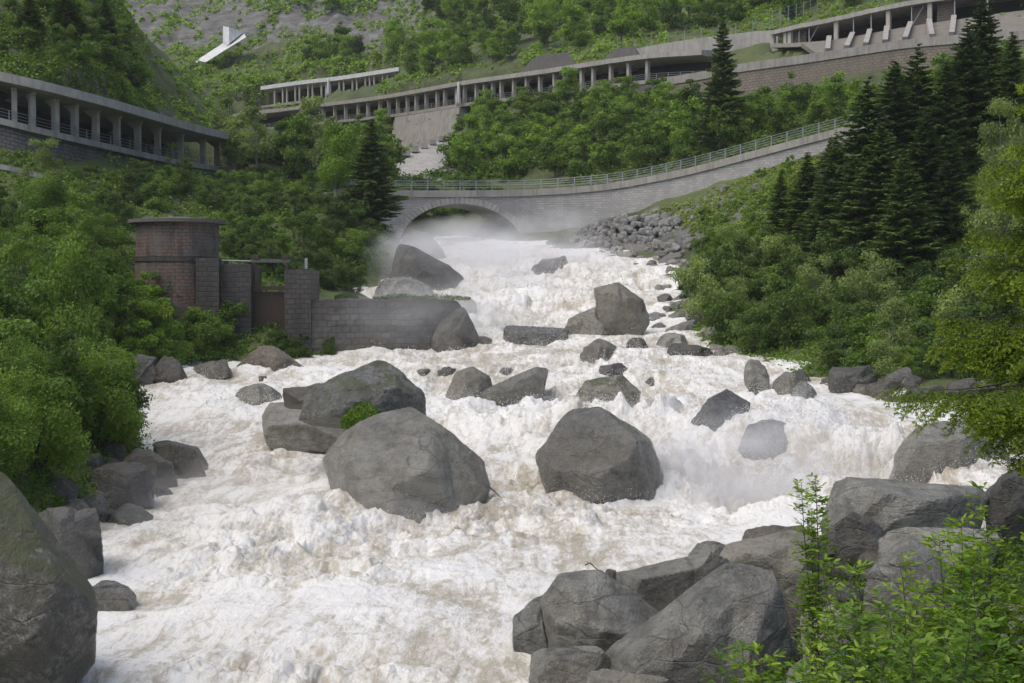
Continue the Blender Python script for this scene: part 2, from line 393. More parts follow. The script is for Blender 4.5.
LB = [(-200,760),(40,700),(90,660),(98,620),(112,580),(118,555),(140,530),(170,505),(200,482),(200,455),(165,432),(125,420),(112,398),(118,385),(182,376),(200,362),(262,364),
      (300,360),(340,354),(410,346),(484,338),(470,325),(400,306),(330,300),(345,294),(400,290),(440,276),(462,264),(430,254),(406,250),(404,240),(438,236)]
RB = [(455,238),(478,246),(494,240),(512,244),(532,250),(580,252),(628,264),(655,275),(650,292),(622,318),(648,334),(655,348),(712,357),(745,364),(765,376),(825,388),(862,400),(925,404),(1024,410),
      (1100,412),(1400,410),(1400,520),(1100,524),(985,515),(830,520),(800,536),(700,556),(600,580),(535,606),(522,640),(545,700),(600,760)]
RIV = np.array([P(a,b,Dw(a,b) if b<=700 else 28-(b-700)*.08)[:2] for a,b in LB+RB])
def sdriv(q):
    """signed distance to the river outline, negative in the river"""
    q = np.asarray(q, float); out = np.full(len(q), 1e9); ins = np.zeros(len(q), bool)
    A = RIV; B = np.roll(RIV, -1, axis=0)
    for a, b in zip(A, B):
        ab = b-a; t = np.clip(((q-a)@ab)/(ab@ab+1e-12), 0, 1); d = np.linalg.norm(q-(a+t[:,None]*ab), axis=1)
        out = np.minimum(out, d)
        c = ((a[1]>q[:,1])!=(b[1]>q[:,1])) & (q[:,0] < (b[0]-a[0])*(q[:,1]-a[1])/(b[1]-a[1]+1e-12)+a[0]); ins ^= c
    return np.where(ins, -out, out)
# ------------------------------------------------------------------ paths of roads and galleries
def path(pts, step): return crom([P(*p) for p in pts], step)
PT = {}
PT['left'] = path([(-260,60,158),(-80,97,153),(0,118,153),(50,131,156),(97,142,163),(140,152,174),(183,161,190),(226,168,208)], 1.0)
PT['long'] = path([(235,131,392),(320,122,362),(370,117,338),(410,112,315),(460,104,298),(500,99,286),(550,93,272),(600,86,262),(650,80,253),(704,77,246)], 1.5)
PT['small'] = path([(262,106,412),(300,101,405),(345,96,398),(400,88,388)], 1.5)
PT['bridge'] = path([(335,188.6,171.5),(365,189.3,174),(397,190,177),(460,190,180.5),(530,189,183.5),(600,184,182),(650,176,178),(700,165,173),(760,149,167),(820,133,161),(900,113,153),(1000,88,144),(1100,64,136)], .4)
PT['wall'] = path([(655,87,246),(700,80,238),(742,72,230),(800,64,226),(860,55,222),(910,48,219),(970,43,215),(1060,38,210),(1150,34,206)], 1.0)
PT['upper'] = path([(772,44,252),(800,43,247),(835,40,243),(870,34,240),(909,27,236),(957,20,232),(1030,10,226),(1120,0,220)], 1.0)
PT['fence'] = path([(618,58,266),(660,50,264),(700,44,261),(750,38,258),(778,36,255)], 1.0)
# ------------------------------------------------------------------ terrain
TC = [(380,142,316),(410,150,298),(440,147,286),(470,142,278),(350,144,330),(430,222,200),(465,222,202),(500,224,200),(450,196,235),(415,212,200),(900,585,41),(830,580,41),
 (-300,560,30),(0,600,34),(-100,480,44),(60,500,47),(0,420,55),(110,450,62),(60,400,70),(-200,300,62),(0,330,80),(90,340,95),(60,270,105),(-200,200,95),(120,290,112),
 (200,330,113),(200,270,130),(60,215,125),(0,190,138),(-150,160,128),(120,205,148),(200,205,165),(280,290,122),(300,250,140),(330,300,124),(380,240,160),(350,210,168),(280,205,165),(395,285,146),(390,255,160),
 # under the left gallery and behind it
 (-150,130,146),(40,168,151),(100,178,158),(160,180,175),(220,185,195),(-150,10,175),(0,28,172),(60,62,174),(110,95,180),(150,125,196),(0,-60,195),(-100,-140,215),(60,0,190),(100,40,197),(135,85,205),(-300,-200,230),(50,-80,225),(-100,-330,300),(90,-60,240),
 (175,140,225),(200,150,240),
 # the hollow behind it, up the far mountain
 (220,158,280),(250,150,240),(250,142,340),(300,170,215),(340,178,205),(200,130,360),(160,110,400),(200,75,450),(120,60,480),(200,40,500),(240,62,470),(100,0,560),(200,-10,560),(300,-20,520),(150,-150,700),(300,-150,650),(-100,-100,620),(-200,-300,900),(200,-350,900),(500,-400,800),(800,-400,650),(1200,-450,600),
 (330,140,325),(380,130,325),(400,165,250),(430,150,262),(400,182,215),(450,175,222),(380,195,190),
 # above the long gallery
 (320,108,385),(380,98,352),(420,80,335),(460,70,318),(520,62,300),(600,52,280),(680,54,266),(340,80,408),(400,60,420),(400,30,450),(460,20,420),(540,20,350),(540,0,400),(640,20,310),(640,-10,370),(740,26,290),(740,0,340),(500,-60,520),(700,-80,430),(350,0,500),
 # between the bridge road and the long gallery
 (470,190,195),(560,186,196),(470,165,225),(540,150,225),(620,165,200),(620,130,222),(560,105,262),(660,105,236),(700,150,190),(680,115,222),(740,140,188),(760,115,212),(470,142,270),(400,152,285),(440,152,275),
 # right slope below the bridge road
 (545,240,182),(575,244,178),(600,252,171),(625,259,165),(655,266,158),(690,272,154),(625,226,173),(655,222,169),(700,202,164),(760,189,156),(820,170,151),(735,240,150),(720,290,132),(660,262,158),(670,300,140),(680,325,128),(760,240,142),(780,310,118),(760,345,106),(840,340,104),(900,370,92),
 (880,260,125),(900,200,138),(960,150,138),(1000,120,136),(960,300,108),(1024,370,85),(1100,330,80),(1100,250,95),(1100,150,120),(1300,250,90),(1300,100,120),(1000,385,82),
 # above it
 (850,120,180),(900,100,195),(840,105,212),(960,90,190),(1100,60,170),(1200,30,170),(1000,70,205),
 (900,-10,262),(800,25,268),(1000,-25,250),(1100,-40,240),(900,-80,310),(1300,-100,240),(1000,-200,330),
 # near right bank
 (560,720,26),(640,700,29),(760,640,38),(720,700,27),(860,590,44),(960,570,47),(900,690,30),(1000,600,40),(1024,690,26),(1150,500,40),(1200,520,25),(900,760,18),(1100,720,14),(700,900,12),(1000,900,8),(1400,560,20),(400,1000,10),(512,1200,5),(1200,900,6),(100,900,14),(-300,800,16),(-400,500,40)]
_t = np.array([P(*c) for c in TC]); tZ = RBF(_t[:,:2], _t[:,2], .5)
# river bed behind the bridge keeps the valley floor low
NC, NR = 560, 760
pxs = np.linspace(-420, 1500, NC); Ds = np.exp(np.linspace(math.log(3.0), math.log(720.), NR))
GX = Xat(pxs[None,:], Ds[:,None]); GY = np.repeat(Ds[:,None], NC, 1)
Q = np.c_[GX.ravel(), GY.ravel()]
Z = tZ(Q)
sd = sdriv(Q); wz = wZ(Q)
near = sd < 40
k = sstep(0, 7, sd)
Z = np.where(sd<0, wz-.5-np.minimum(2.5,-sd*.5), (wz-.5)*(1-k)+Z*k)
Z = np.where((sd>0)&(sd<12), np.maximum(Z, (wz-.5)+np.minimum(sd*.2,1.2)), Z)
# roughness that grows with distance from the river
amp = sstep(0, 12, sd)*(.5+.9*sstep(60,260,GY.ravel())+2.0*sstep(300,480,GY.ravel()))
q3 = np.c_[Q, Z*1.0]
Z = Z + amp*(fbm(q3*.06, 5, 3, .55)*1.6 + fbm(q3*.35, 4, 9)*.45)
farm = sstep(300, 430, GY.ravel())
Z = Z + farm*6.0*ridge(q3*.022, 4, 40) + farm*(2.6*ridge(q3*np.array([.07,.07,.12]), 4, 44))
# benches cut for the roads
def bench(Z, pth, W, front, dz0, slope=1.4):
    p, s = pth; n, t = norms(p)
    lo = p[:,:2].min(0)-40; hi = p[:,:2].max(0)+40
    idx = np.where((Q[:,0]>lo[0])&(Q[:,0]<hi[0])&(Q[:,1]>lo[1])&(Q[:,1]<hi[1]))[0]
    best = np.full(len(idx),1e9); off = np.zeros(len(idx)); zz = np.zeros(len(idx)); al=np.zeros(len(idx))
    for i in range(0, len(p), 2):
        d = Q[idx]-p[i,:2]; r = np.linalg.norm(d,axis=1); m = r<best
        best[m]=r[m]; off[m]=(d@n[i])[m]; zz[m]=p[i,2]; al[m]=(d@t[i])[m]
    ok = np.abs(al)<3.0
    cap = zz-dz0 
    infl = ok & (off>-front) & (off<W)
    fade = np.where(off<0, 1.0, 1.0)
    cz = np.where(off<-.5, cap-2.0, cap)
    Z[idx] = np.where(infl, np.minimum(Z[idx], cz), Z[idx])
    return Z
Z = bench(Z, PT['left'], 8.6, 3, .8)
Z = bench(Z, PT['long'], 9.0, 7, 1.5)
_p,_s=PT['long']; _x=CX+F*_p[:,0]/_p[:,1]; _m=(_x>396)&(_x<468); Z = bench(Z, (_p[_m],_s[_m]), -.6, 11, 8.5)
Z = bench(Z, PT['small'], 8.0, 12, 1.0)
Z = bench(Z, PT['upper'], 8.5, 1, 1.0)
Z = bench(Z, PT['bridge'], 7.0, .2, .5)
Z = bench(Z, PT['wall'], 1.5, 1.5, .4)
ZG = Z.reshape(NR, NC)
# rockiness of the ground
PYG = proj(GX, GY, ZG)[1]
rk = .22+.16*farm*1.0
rk = rk + farm*(.12+.30*(fbm(np.c_[Q,Z]*.011,3,77)))
rk = np.where((GY.ravel()<215)&(GY.ravel()>160)&(GX.ravel()<Xat(95,GY.ravel())), rk+.18, rk)
rk = np.where((sd>-4)&(sd<5), rk+.30*(1-sstep(1,5,sd)), rk)
pxg = (CX+F*GX/GY).ravel()
rk = np.where((pxg>380)&(pxg<470)&(GY.ravel()>140)&(GY.ravel()<172), rk+.3, rk)
rk = np.where((pxg>560)&(pxg<1010)&(GY.ravel()>20)&(GY.ravel()<46), rk+.4, rk)
rk = np.where((sd>0)&(sd<14)&(pxg>520)&(GY.ravel()>120)&(GY.ravel()<180), rk+.35, rk)
rk = rk - .12*farm + np.where((GY.ravel()>400)&(pxg>60)&(pxg<360), .46*sstep(72,105,Z), 0)
rk = np.where((pxg>325)&(pxg<445)&(GY.ravel()>380), rk+.5*sstep(70,82,Z), rk)
rk = np.where((GY.ravel()>160)&(GY.ravel()<330)&(pxg<120)&(sd>60), rk+.15+.25*(pxg<75), rk)
idx = np.arange(NR*NC).reshape(NR,NC)
qf = np.stack([idx[:-1,:-1],idx[:-1,1:],idx[1:,1:],idx[1:,:-1]],-1).reshape(-1,4)
g = ob('ground', mesh(np.c_[Q,Z], qf, True, None, rk, M['ground'], 'ground')); tag(g, 'green and rocky valley sides of the gorge', None, None, 'structure')
# a quick visible-ground lookup: pixel -> world point on the terrain
ENV = np.minimum.accumulate(PYG, axis=0)
def gz(x, y):
    """terrain height at world x, y (arrays)"""
    x = np.atleast_1d(np.asarray(x,float)); y = np.atleast_1d(np.asarray(y,float))
    c = (CX+F*x/y-pxs[0])/(pxs[1]-pxs[0]); r = (np.log(y)-math.log(3.0))/(math.log(720./3.0))*(NR-1)
    c = np.clip(c,0,NC-1.001); r = np.clip(r,0,NR-1.001); ci=c.astype(int); ri=r.astype(int); fc=c-ci; fr=r-ri
    return (ZG[ri,ci]*(1-fc)*(1-fr)+ZG[ri,ci+1]*fc*(1-fr)+ZG[ri+1,ci]*(1-fc)*fr+ZG[ri+1,ci+1]*fc*fr)
_hr = np.random.default_rng(5)
def hit(px, py):
    ci = np.clip(((np.asarray(px)-pxs[0])/(pxs[1]-pxs[0])).round().astype(int),0,NC-1); py=np.asarray(py)
    r = (ENV[:,ci] > py[None,:]).sum(0); r = np.clip(r,0,NR-1); D = Ds[r]*np.exp(_hr.uniform(-.5,.5,len(np.atleast_1d(r)))*math.log(720./3.0)/NR)
    x = Xat(np.asarray(px), D); return x, D, gz(x, D)
# ------------------------------------------------------------------ water mesh
rows=[28.0-4]
rows = np.exp(np.arange(math.log(22.), math.log(255.), .0023)); cols = np.linspace(-30, 1075, 760)
WX = Xat(cols[None,:], rows[:,None]); WY = np.repeat(rows[:,None], len(cols), 1); WQ = np.c_[WX.ravel(), WY.ravel()]
wsd = sdriv(WQ); keep = wsd < 6
H = np.zeros(len(WQ)); base = wZ(WQ[keep]); q = WQ[keep]
# flow direction follows the gradient
e=.8; gx=(wZ(q+[e,0])-wZ(q-[e,0]))/(2*e); gy=(wZ(q+[0,e])-wZ(q-[0,e]))/(2*e)
gm = np.sqrt(gx*gx+gy*gy)
tt_ = (base+.55*fbm(np.c_[q*.10,0*base],3,93)+.12*fbm(np.c_[q*.5,0*base],2,94))/1.25; fr_ = tt_-np.floor(tt_); base = base + 1.25*.62*(sstep(.0,.42,fr_)-fr_)*sstep(.05,.16,gm)
q3 = np.c_[q, base]
warp = np.c_[fbm(q3*.25,3,5), fbm(q3*.25+31,3,6), np.zeros(len(q))]*1.6
def bil(p,o,s,g=.55):
    r=np.zeros(len(p)); a=1.; t=0; pp=np.array(p)
    for i in range(o): r+=a*(np.abs(vn(pp,s+i)))*2; t+=a; a*=g; pp=pp*2.07+5.1
    return r/t
s1 = .5+.5*fbm((q3+warp)*[.16,.13,.12],3,21); s2 = bil((q3+warp)*[.42,.34,.3],3,31); s3 = bil((q3+warp*.5)*[1.3,1.1,.9],4,41,.7)
s4 = fbm((q3+warp*.3)*[4.2,3.6,3],4,51,.75)
bigw = fbm(q3*.09,3,61); patch = .45+1.0*sstep(-.25,.35,fbm(q3*.13+7,3,66))
tur = (.45+.75*sstep(.05,.3,gm))
h = base + tur*(1.7*(s1-.5)+patch*(.62*(s2-.5)+.32*(s3-.5)+.15*s4+.75*(ridge(np.c_[(q[:,0]+warp[:,0])*.20,(q[:,1]+warp[:,1])*.42,0*q[:,0]],3,87)-.2)))+.5*bigw
steep = sstep(.18,.42,gm); h = base+(h-base)*(1-.6*steep)+steep*(.16*fbm(np.c_[q[:,0]*1.7,q[:,1]*.3,0*q[:,0]]+warp*.6,4,81,.6)+.25*vn(np.c_[q[:,0]*.5,q[:,1]*.15,0*q[:,0]],83))
edge = sstep(-5,1,wsd[keep]); h = base+(h-base)*(1-.55*edge)
SPL=[]   # filled by boulders later
WATER = dict(q=q, h=h, base=base, gm=gm, s1=s1, s2=s2, s3=s3, keep=keep, big=bigw)
# ------------------------------------------------------------------ galleries and walls
def sub(pth, a, b):
    p, s = pth; px = CX+F*p[:,0]/(p[:,1]*cp-p[:,2]*sp); m = (px>=a)&(px<=b); return p[m], s[m]
def root_at(name, p, label, cat, group=None):
    e = empty(name, (0,0,0)); tag(e, label, cat, group); return e
def set_root(e, loc):
    """put the empty at its base and keep the world-space children where they are"""
    e.location = loc
    for c in e.children: c.location = Vector(c.location)-Vector(loc)
def railing(p, s, off, h, n_rail, step, parent, mat, r=.035, posts=True, pr=.045, fill=False):
    n, t = norms(p); mb = MB(); L = np.c_[p[:,0]+n[:,0]*off, p[:,1]+n[:,1]*off, p[:,2]]
    for k in range(n_rail):
        z = h*(k+1)/n_rail; mb.tube(L+[0,0,z], r, 4)
    o = ob('railing', mb.mesh(mat), parent)
    if posts:
        m = MB().box((0,0,h/2),(pr*2,pr*2,h)).mesh(mat)
        for x in np.arange(0, s[-1]-s[0], step):
            q = [np.interp(s[0]+x, s, L[:,k]) for k in range(3)]
            a = ob('post', m, o, q); i = np.argmin(abs(s-s[0]-x)); a.rotation_euler=(0,0,math.atan2(t[i,1],t[i,0]))
    return o
def at_px(pth, x, off=0., dz=0.):
    p, s = pth; n, t = norms(p); pp = CX+F*p[:,0]/(p[:,1]*cp-p[:,2]*sp); i=int(np.argmin(abs(pp-x)))
    return np.array([p[i,0]+n[i,0]*off, p[i,1]+n[i,1]*off, p[i,2]+dz]), math.atan2(t[i,1],t[i,0]), n[i]
def column_mesh(w, d, h, haunch, mat):
    mb = MB(); mb.box((0,0,h/2),(w,d,h))
    if haunch:  # bracket reaching back under the roof beam
        mb.add([(-w*.4,-d/2-.25,h-.02),(w*.4,-d/2-.25,h-.02),(w*.4,1.6,h-.02),(-w*.4,1.6,h-.02),(-w*.4,-d/2-.05,h-.35),(w*.4,-d/2-.05,h-.35),(w*.4,.45,h-.85),(-w*.4,.45,h-.85)],
               [(0,1,2,3),(4,7,6,5),(0,4,5,1),(1,5,6,2),(2,6,7,3),(3,7,4,0)])
    return mb.mesh(mat)
def gallery(name, label, pth, h, W, colx, roof_th, over, group=None, back=True, rail=True, cw=.55, cd=.75, backx=None, roofx=None, deck_th=.7, colmat='concrete_col', hfun=None, haunch=True, roofmat='concrete_roof'):
    p, s = pth; e = root_at(name, p, label, 'rock fall gallery', group)
    rp, rs = sub(pth, *roofx) if roofx else (p, s)
    hf = hfun or (lambda q: 1.0)
    def HZ(q): return q[:,2]+h*hf(CX+F*q[:,0]/(q[:,1]*cp-q[:,2]*sp))
    ob('roof', sweep(rp, rs, [(-over,HZ),(-over,lambda q: HZ(q)+roof_th),(.3,lambda q: HZ(q)+roof_th+.15),(W+.6,lambda q: HZ(q)+roof_th+.9),(W+.6,HZ)]).mesh(M[roofmat]), e)
    ob('road_deck', sweep(p, s, [(-.5,-deck_th),(-.5,0),(W,0),(W,-deck_th)]).mesh(M['concrete']), e)
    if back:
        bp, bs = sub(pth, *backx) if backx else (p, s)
        ob('back_wall', sweep(bp, bs, [(W-.4,.004),(W-.4,lambda q: HZ(q)-.004),(W,lambda q: HZ(q)-.004),(W,.004)]).mesh(M['gallery_shade']), e)
    n, t = norms(p); ppx = CX+F*p[:,0]/(p[:,1]*cp-p[:,2]*sp)
    cm = column_mesh(cw, cd, h-.006, haunch, M[colmat])
    for x in colx:
        i = int(np.argmin(abs(ppx-x))); o = ob('column', cm, e, (p[i,0]+n[i,0]*.35, p[i,1]+n[i,1]*.35, p[i,2]+.003)); o.rotation_euler=(0,0,math.atan2(t[i,1],t[i,0])); o.scale[2]=float(hf(np.array([ppx[i]]))[0]) if hfun else 1
    if rail: railing(p, s, -.2, 1.05, 3, 2.5, e, M['steel'])
    set_root(e, Vector([float(p[:,0].mean()), float(p[:,1].mean()), float(p[:,2].min())]))
    return e
gallery('rockfall_gallery', 'curved grey concrete road gallery on square columns high on the left bank', PT['left'], 3.75, 8,
        [-52,-31,-10,11,33,54,76,97,118,139,161,183,205,219], 1.0, 2.4, backx=(-300,168), roofx=(-300,222))
gallery('rockfall_gallery', 'long rising concrete road gallery with a row of pale columns above the arch bridge', PT['long'], 3.75, 8,
        [322,333,345,356,367]+list(np.arange(378,500,9.6))+list(np.arange(500,520,11))+[526,538.5,552,564.5,578,594,611,629,649], .85, .8, backx=(200,690))
gallery('rockfall_gallery', 'short far gallery with pale roof above the long gallery', PT['small'], 4.6, 7,
        list(np.arange(276,402,6.2)), 1.1, .6, rail=False, cw=.4, cd=.5, haunch=False, roofmat='concrete_white')
uph = lambda x: np.interp(x, [770,800,835,870,905], [.42,.72,.9,.98,1.0])
e = gallery('rockfall_gallery', 'upper right gallery with thin posts and curved roof over a stone retaining wall', PT['upper'], 3.5, 8,
        [774,783,790,835,888,932,985,1040], .75, .5, rail=False, cw=.7, cd=.7, haunch=False, roofmat='concrete_roof', hfun=uph)
p, s = PT['upper']; n, t = norms(p); ppx = CX+F*p[:,0]/(p[:,1]*cp-p[:,2]*sp)
for x in (799,810,852,869,909,957):
    c,a,_ = at_px(PT['upper'], x, .3, 0); m = MB().box((0,0,1.74),(.16,.16,3.49)).mesh(M['steel'])
    o = ob('steel_post', m, e, Vector(c.tolist())-e.location); o.rotation_euler=(0,0,a); o.scale[2]=float(uph(x))
for a_, b_ in ((811,820),(914,925)):
    A,_,_ = at_px(PT['upper'], a_, .25, .05); B,_,_ = at_px(PT['upper'], b_, .25, 3.2)
    o = ob('diagonal_brace', MB().tube([A,B], .1, 5).mesh(M['steel']), e); o.location = -e.location
# plank screens in two bays
for a_, b_ in ((786,806),(911,930),(934,955)):
    bp, bs = sub(PT['upper'], a_, b_); mb = MB()
    for k in range(8): sweep(bp, bs, [(.9,.1+k*.42),(.9,.1+k*.42+.36),(1.0,.1+k*.42+.36),(1.0,.1+k*.42)], mb=mb)
    o = ob('plank_screen', mb.mesh(M['wood']), e); o.location = -e.location

def wall_thing(name, label, cat, mb, mat, part=None):
    o = ob(name, mb.mesh(mat)); origin_fix(o); tag(o, label, cat); return o
# masonry under the left gallery
lp, ls = sub(PT['left'], -230, 128)
wall_thing('retaining_wall', 'dark masonry retaining wall under the left gallery', 'retaining wall', sweep(lp, ls, [(-.1,-7.5),(.15,-.72),(1.2,-.72),(1.2,-7.5)]), M['wall_dark'])
# grey kerb of the path below it
kp, ks = path([(-90,150,138),(0,165,140),(20,169,141),(42,175,142)], 1.0)
wall_thing('stone_kerb', 'pale grey sloping kerb on the green slope below the left gallery', 'kerb', sweep(kp, ks, [(0,-.4),(0,.1),(.5,.1),(.5,-.4)]), M['concrete_roof'])
# grey curved wall under the long gallery
cpth, cs = sub(PT['long'], 398, 466)
wall_thing('retaining_wall', 'smooth grey curved concrete wall below the long gallery', 'retaining wall', sweep(cpth, cs, [(-3.2,-11.5),(-.9,-.86),(1.0,-.86),(1.0,-11.5)]), M['concrete'])
cpth, cs = sub(PT['long'], 580, 704)
wall_thing('retaining_wall', 'weathered concrete wall under the right end of the long gallery', 'retaining wall', sweep(cpth, cs, [(-.7,-5.5),(-.35,-.72),(1.0,-.72),(1.0,-5.5)]), M['concrete_dark'])
# rubble wing walls on the gallery roof
for a_, b_, hh, lab in ((508,568,3.2,'grey sloping concrete wing on the roof of the long gallery'),(588,628,2.2,'low rubble wall on the long gallery roof near its right end')):
    rp, rs = sub(PT['long'], a_, b_); u = (rs-rs[0])/(rs[-1]-rs[0]); hs = hh*np.minimum(1, np.minimum(u*3, (1-u)*6)+.15)
    wall_thing('wing_wall', lab, 'wall', sweep(rp, rs, [(2.6,lambda q: q[:,2]+4.7),(2.9,lambda q,h_=hs: q[:,2]+4.9+h_),(3.6,lambda q,h_=hs: q[:,2]+4.9+h_),(3.6,lambda q: q[:,2]+4.7)]), M['concrete_dark'])
def jet(px, off, drop, lab):
    c,a,n_ = at_px(PT['long'] if drop<8 else PT['small'], px, off, 4.4 if drop<8 else 5.4); mb=MB(); rg=np.random.default_rng(px); fall=abs(drop) if drop<8 else drop-8
    for k in range(9):
        t=np.linspace(0,1,9)[:,None]; o=rg.normal(0,.16,2); q=c+np.array([0,-.5,0])*t+np.array([o[0],o[1],0])*(.3+1.6*t)+np.array([0,0,-fall])*t**1.5; mb.tube(q,np.linspace(.10,.17,9),5)
    o=ob('water_jet',mb.mesh(M['spray'],True)); origin_fix(o); tag(o,lab,'waterfall')
jet(462,-1.2,5.0,'thin white jet of water spilling from the roof of the long gallery')
jet(331,-.8,13.0,'white jet of water spilling over the short far gallery')
# upper right retaining wall with sloped apron
p, s = PT['wall']
wall_thing('retaining_wall', 'high tan stone retaining wall across the upper right slope', 'retaining wall', sweep(p, s, [(-.5,-8.5),(0,0),(1.0,0),(1.0,-8.5)]), M['tan_stone'])
wall_thing('wall_coping', 'grey concrete road edge on top of the tan retaining wall', 'kerb', sweep(p, s, [(-.2,.004),(-.2,1.35),(.5,1.35),(.5,.004)]), M['concrete'])
def loft(A, B, th, ns=60):
    a = np.array([[np.interp(u, np.linspace(0,1,len(A)), A[:,k]) for k in range(3)] for u in np.linspace(0,1,ns)])
    b = np.array([[np.interp(u, np.linspace(0,1,len(B)), B[:,k]) for k in range(3)] for u in np.linspace(0,1,ns)])
    mb = MB(); dn = np.array([0,.5,-th]); w = np.linalg.norm(b-a,axis=1); s = np.r_[0,np.cumsum(np.linalg.norm(np.diff(a,axis=0),axis=1))]
    uv = np.vstack([np.c_[s,0*w],np.c_[s,w]]); q = [[i,i+1,i+ns+1,i+ns] for i in range(ns-1)]
    mb.add(np.vstack([a,b]), q, uv); mb.add(np.vstack([a+dn,b+dn]), [f[::-1] for f in q], uv)
    mb.add(np.vstack([a+dn,a]), q, uv); mb.add(np.vstack([b,b+dn]), q, uv)
    mb.add([a[0],b[0],b[0]+dn,a[0]+dn], [[0,1,2,3]]); mb.add([a[-1],b[-1],b[-1]+dn,a[-1]+dn], [[3,2,1,0]]); return mb
wp, _ = sub(PT['wall'], 818, 1100); up, _ = sub(PT['upper'], 800, 1110)
n_, _t = norms(wp); A = np.c_[wp[:,0]+n_[:,0]*1.3, wp[:,1]+n_[:,1]*1.3, wp[:,2]+1.0]
n_, _t = norms(up); B = np.c_[up[:,0]-n_[:,0]*.6, up[:,1]-n_[:,1]*.6, up[:,2]-.15]
ap = empty('concrete_apron'); tag(ap, 'sloping concrete apron with angled buttresses below the upper right gallery', 'retaining wall')
ob('slope_slab', loft(A, B, .6).mesh(M['concrete_tan']), ap)
for x in (831,850,869,888,908,931,955,985):
    a,_,_ = at_px(PT['wall'], x-3, .9, 1.2); b,_,_ = at_px(PT['upper'], x+1, -.7, .1)
    d = b-a; mb = MB(); w=np.array([.42,0,0]); up_=np.array([0,-.55,.75])
    V=[a-w,a+w,b+w,b-w,a-w+up_,a+w+up_,b+w+up_*.8,b-w+up_*.8]; mb.add(V, [(0,3,2,1),(4,5,6,7),(0,1,5,4),(1,2,6,5),(2,3,7,6),(3,0,4,7)])
    ob('buttress', mb.mesh(M['concrete_roof']), ap)
set_root(ap, Vector([float(A[:,0].mean()), float(A[:,1].mean()), float(A[:,2].min())]))
# road edge with fence posts above the long gallery
p, s = PT['fence']; e = empty('road_parapet'); tag(e, 'grey road parapet with thin fence posts climbing above the end of the long gallery', 'parapet')
ob('parapet', sweep(p, s, [(0,-3.0),(0,1.1),(.5,1.1),(.5,-3.0)]).mesh(M['concrete_roof']), e)
m = MB().box((0,0,1.6),(.12,.12,3.2)).mesh(M['steel'])
for x in np.arange(0, s[-1], 3.2):
    q = [np.interp(x, s, p[:,k]) for k in range(3)]; ob('fence_post', m, e, (q[0],q[1]+.7,q[2]))
mb=MB(); 
for z in (1.7,2.3,2.9): mb.tube(p+[0,.7,z], .02, 3)
ob('fence_wire', mb.mesh(M['steel']), e)
set_root(e, Vector([float(p[:,0].mean()), float(p[:,1].mean()), float(p[:,2].min())]))
fp,fs = path([(772,22,262),(800,14,270),(830,6,280),(870,-6,290)],1.0)
e = empty('wire_fence'); tag(e, 'thin wire fence on the green slope behind the upper right gallery roof', 'fence')
for x in np.arange(0, fs[-1], 3.0):
    q = [np.interp(x, fs, fp[:,k]) for k in range(3)]; ob('fence_post', m, e, (q[0],q[1],q[2]-1))
mb=MB(); [mb.tube(fp+[0,0,z], .02, 3) for z in (.6,1.3,2.0)]; ob('fence_wire', mb.mesh(M['steel']), e)
set_root(e, Vector([float(fp[:,0].mean()), float(fp[:,1].mean()), float(fp[:,2].min())]))
# ------------------------------------------------------------------ arch bridge
BP, BS = PT['bridge']; nB, tB = norms(BP); bpx = CX+F*BP[:,0]/(BP[:,1]*cp-BP[:,2]*sp)
br = empty('arch_bridge'); tag(br, 'pale stone road bridge with one round arch over the white river', 'bridge')
iL = int(np.argmin(abs(bpx-399))); iR = int(np.argmin(abs(bpx-524)))
sc_ = (BS[iL]+BS[iR])/2; ra = (BS[iR]-BS[iL])/2
zc = P(461,250,181)[2]; rb = P(461,204,181)[2]-zc
WB = 6.5; HB = 0.0
ins = np.abs(BS-sc_)<ra
intr = zc+rb*np.sqrt(np.clip(1-((BS-sc_)/ra)**2,0,1))
zt = BP[:,2]-.9
gnd = gz(BP[:,0], BP[:,1])-4
zb = np.where(ins, intr, np.minimum(gnd, zt-.5))
zb[ins & (intr<zc+.3)] = zc
mb = MB(); N=len(BP)
for off, flip in ((0.,0),(WB,1)):
    x = BP[:,0]+nB[:,0]*off; y = BP[:,1]+nB[:,1]*off; K=14; V=[]; U=[]
    bz = zb.copy()
    for kk in range(K+1):
        z = bz+(zt-bz)*kk/K; ba = 0 if off else -.03*(zt-z)  # the front leans out a little
        V.append(np.c_[x+nB[:,0]*ba*(~ins), y+nB[:,1]*ba*(~ins), z]); U.append(np.c_[BS, z])
    f=[]
    for kk in range(K):
        for i in range(N-1):
            if ins[i]!=ins[i+1]: continue
            q=[kk*N+i,kk*N+i+1,(kk+1)*N+i+1,(kk+1)*N+i]; f.append(q[::-1] if flip else q)
    # close the jambs column at the springing
    mb.add(np.vstack(V), f, np.vstack(U))
    for i in range(N-1):
        if ins[i]!=ins[i+1]:
            j = i if not ins[i] else i+1; kq = i+1 if j==i else i
            V=[(x[i],y[i],max(zb[kq],zc) if kq==i else zb[i]),(x[i+1],y[i+1],zb[i+1]),(x[i+1],y[i+1],zt[i+1]),(x[i],y[i],zt[i])]
            mb.add(V,[[0,1,2,3]],[(BS[i],V[0][2]),(BS[i+1],V[1][2]),(BS[i+1],V[2][2]),(BS[i],V[3][2])])
ob('spandrel_wall', mb.mesh(M['bridge_stone']), br)
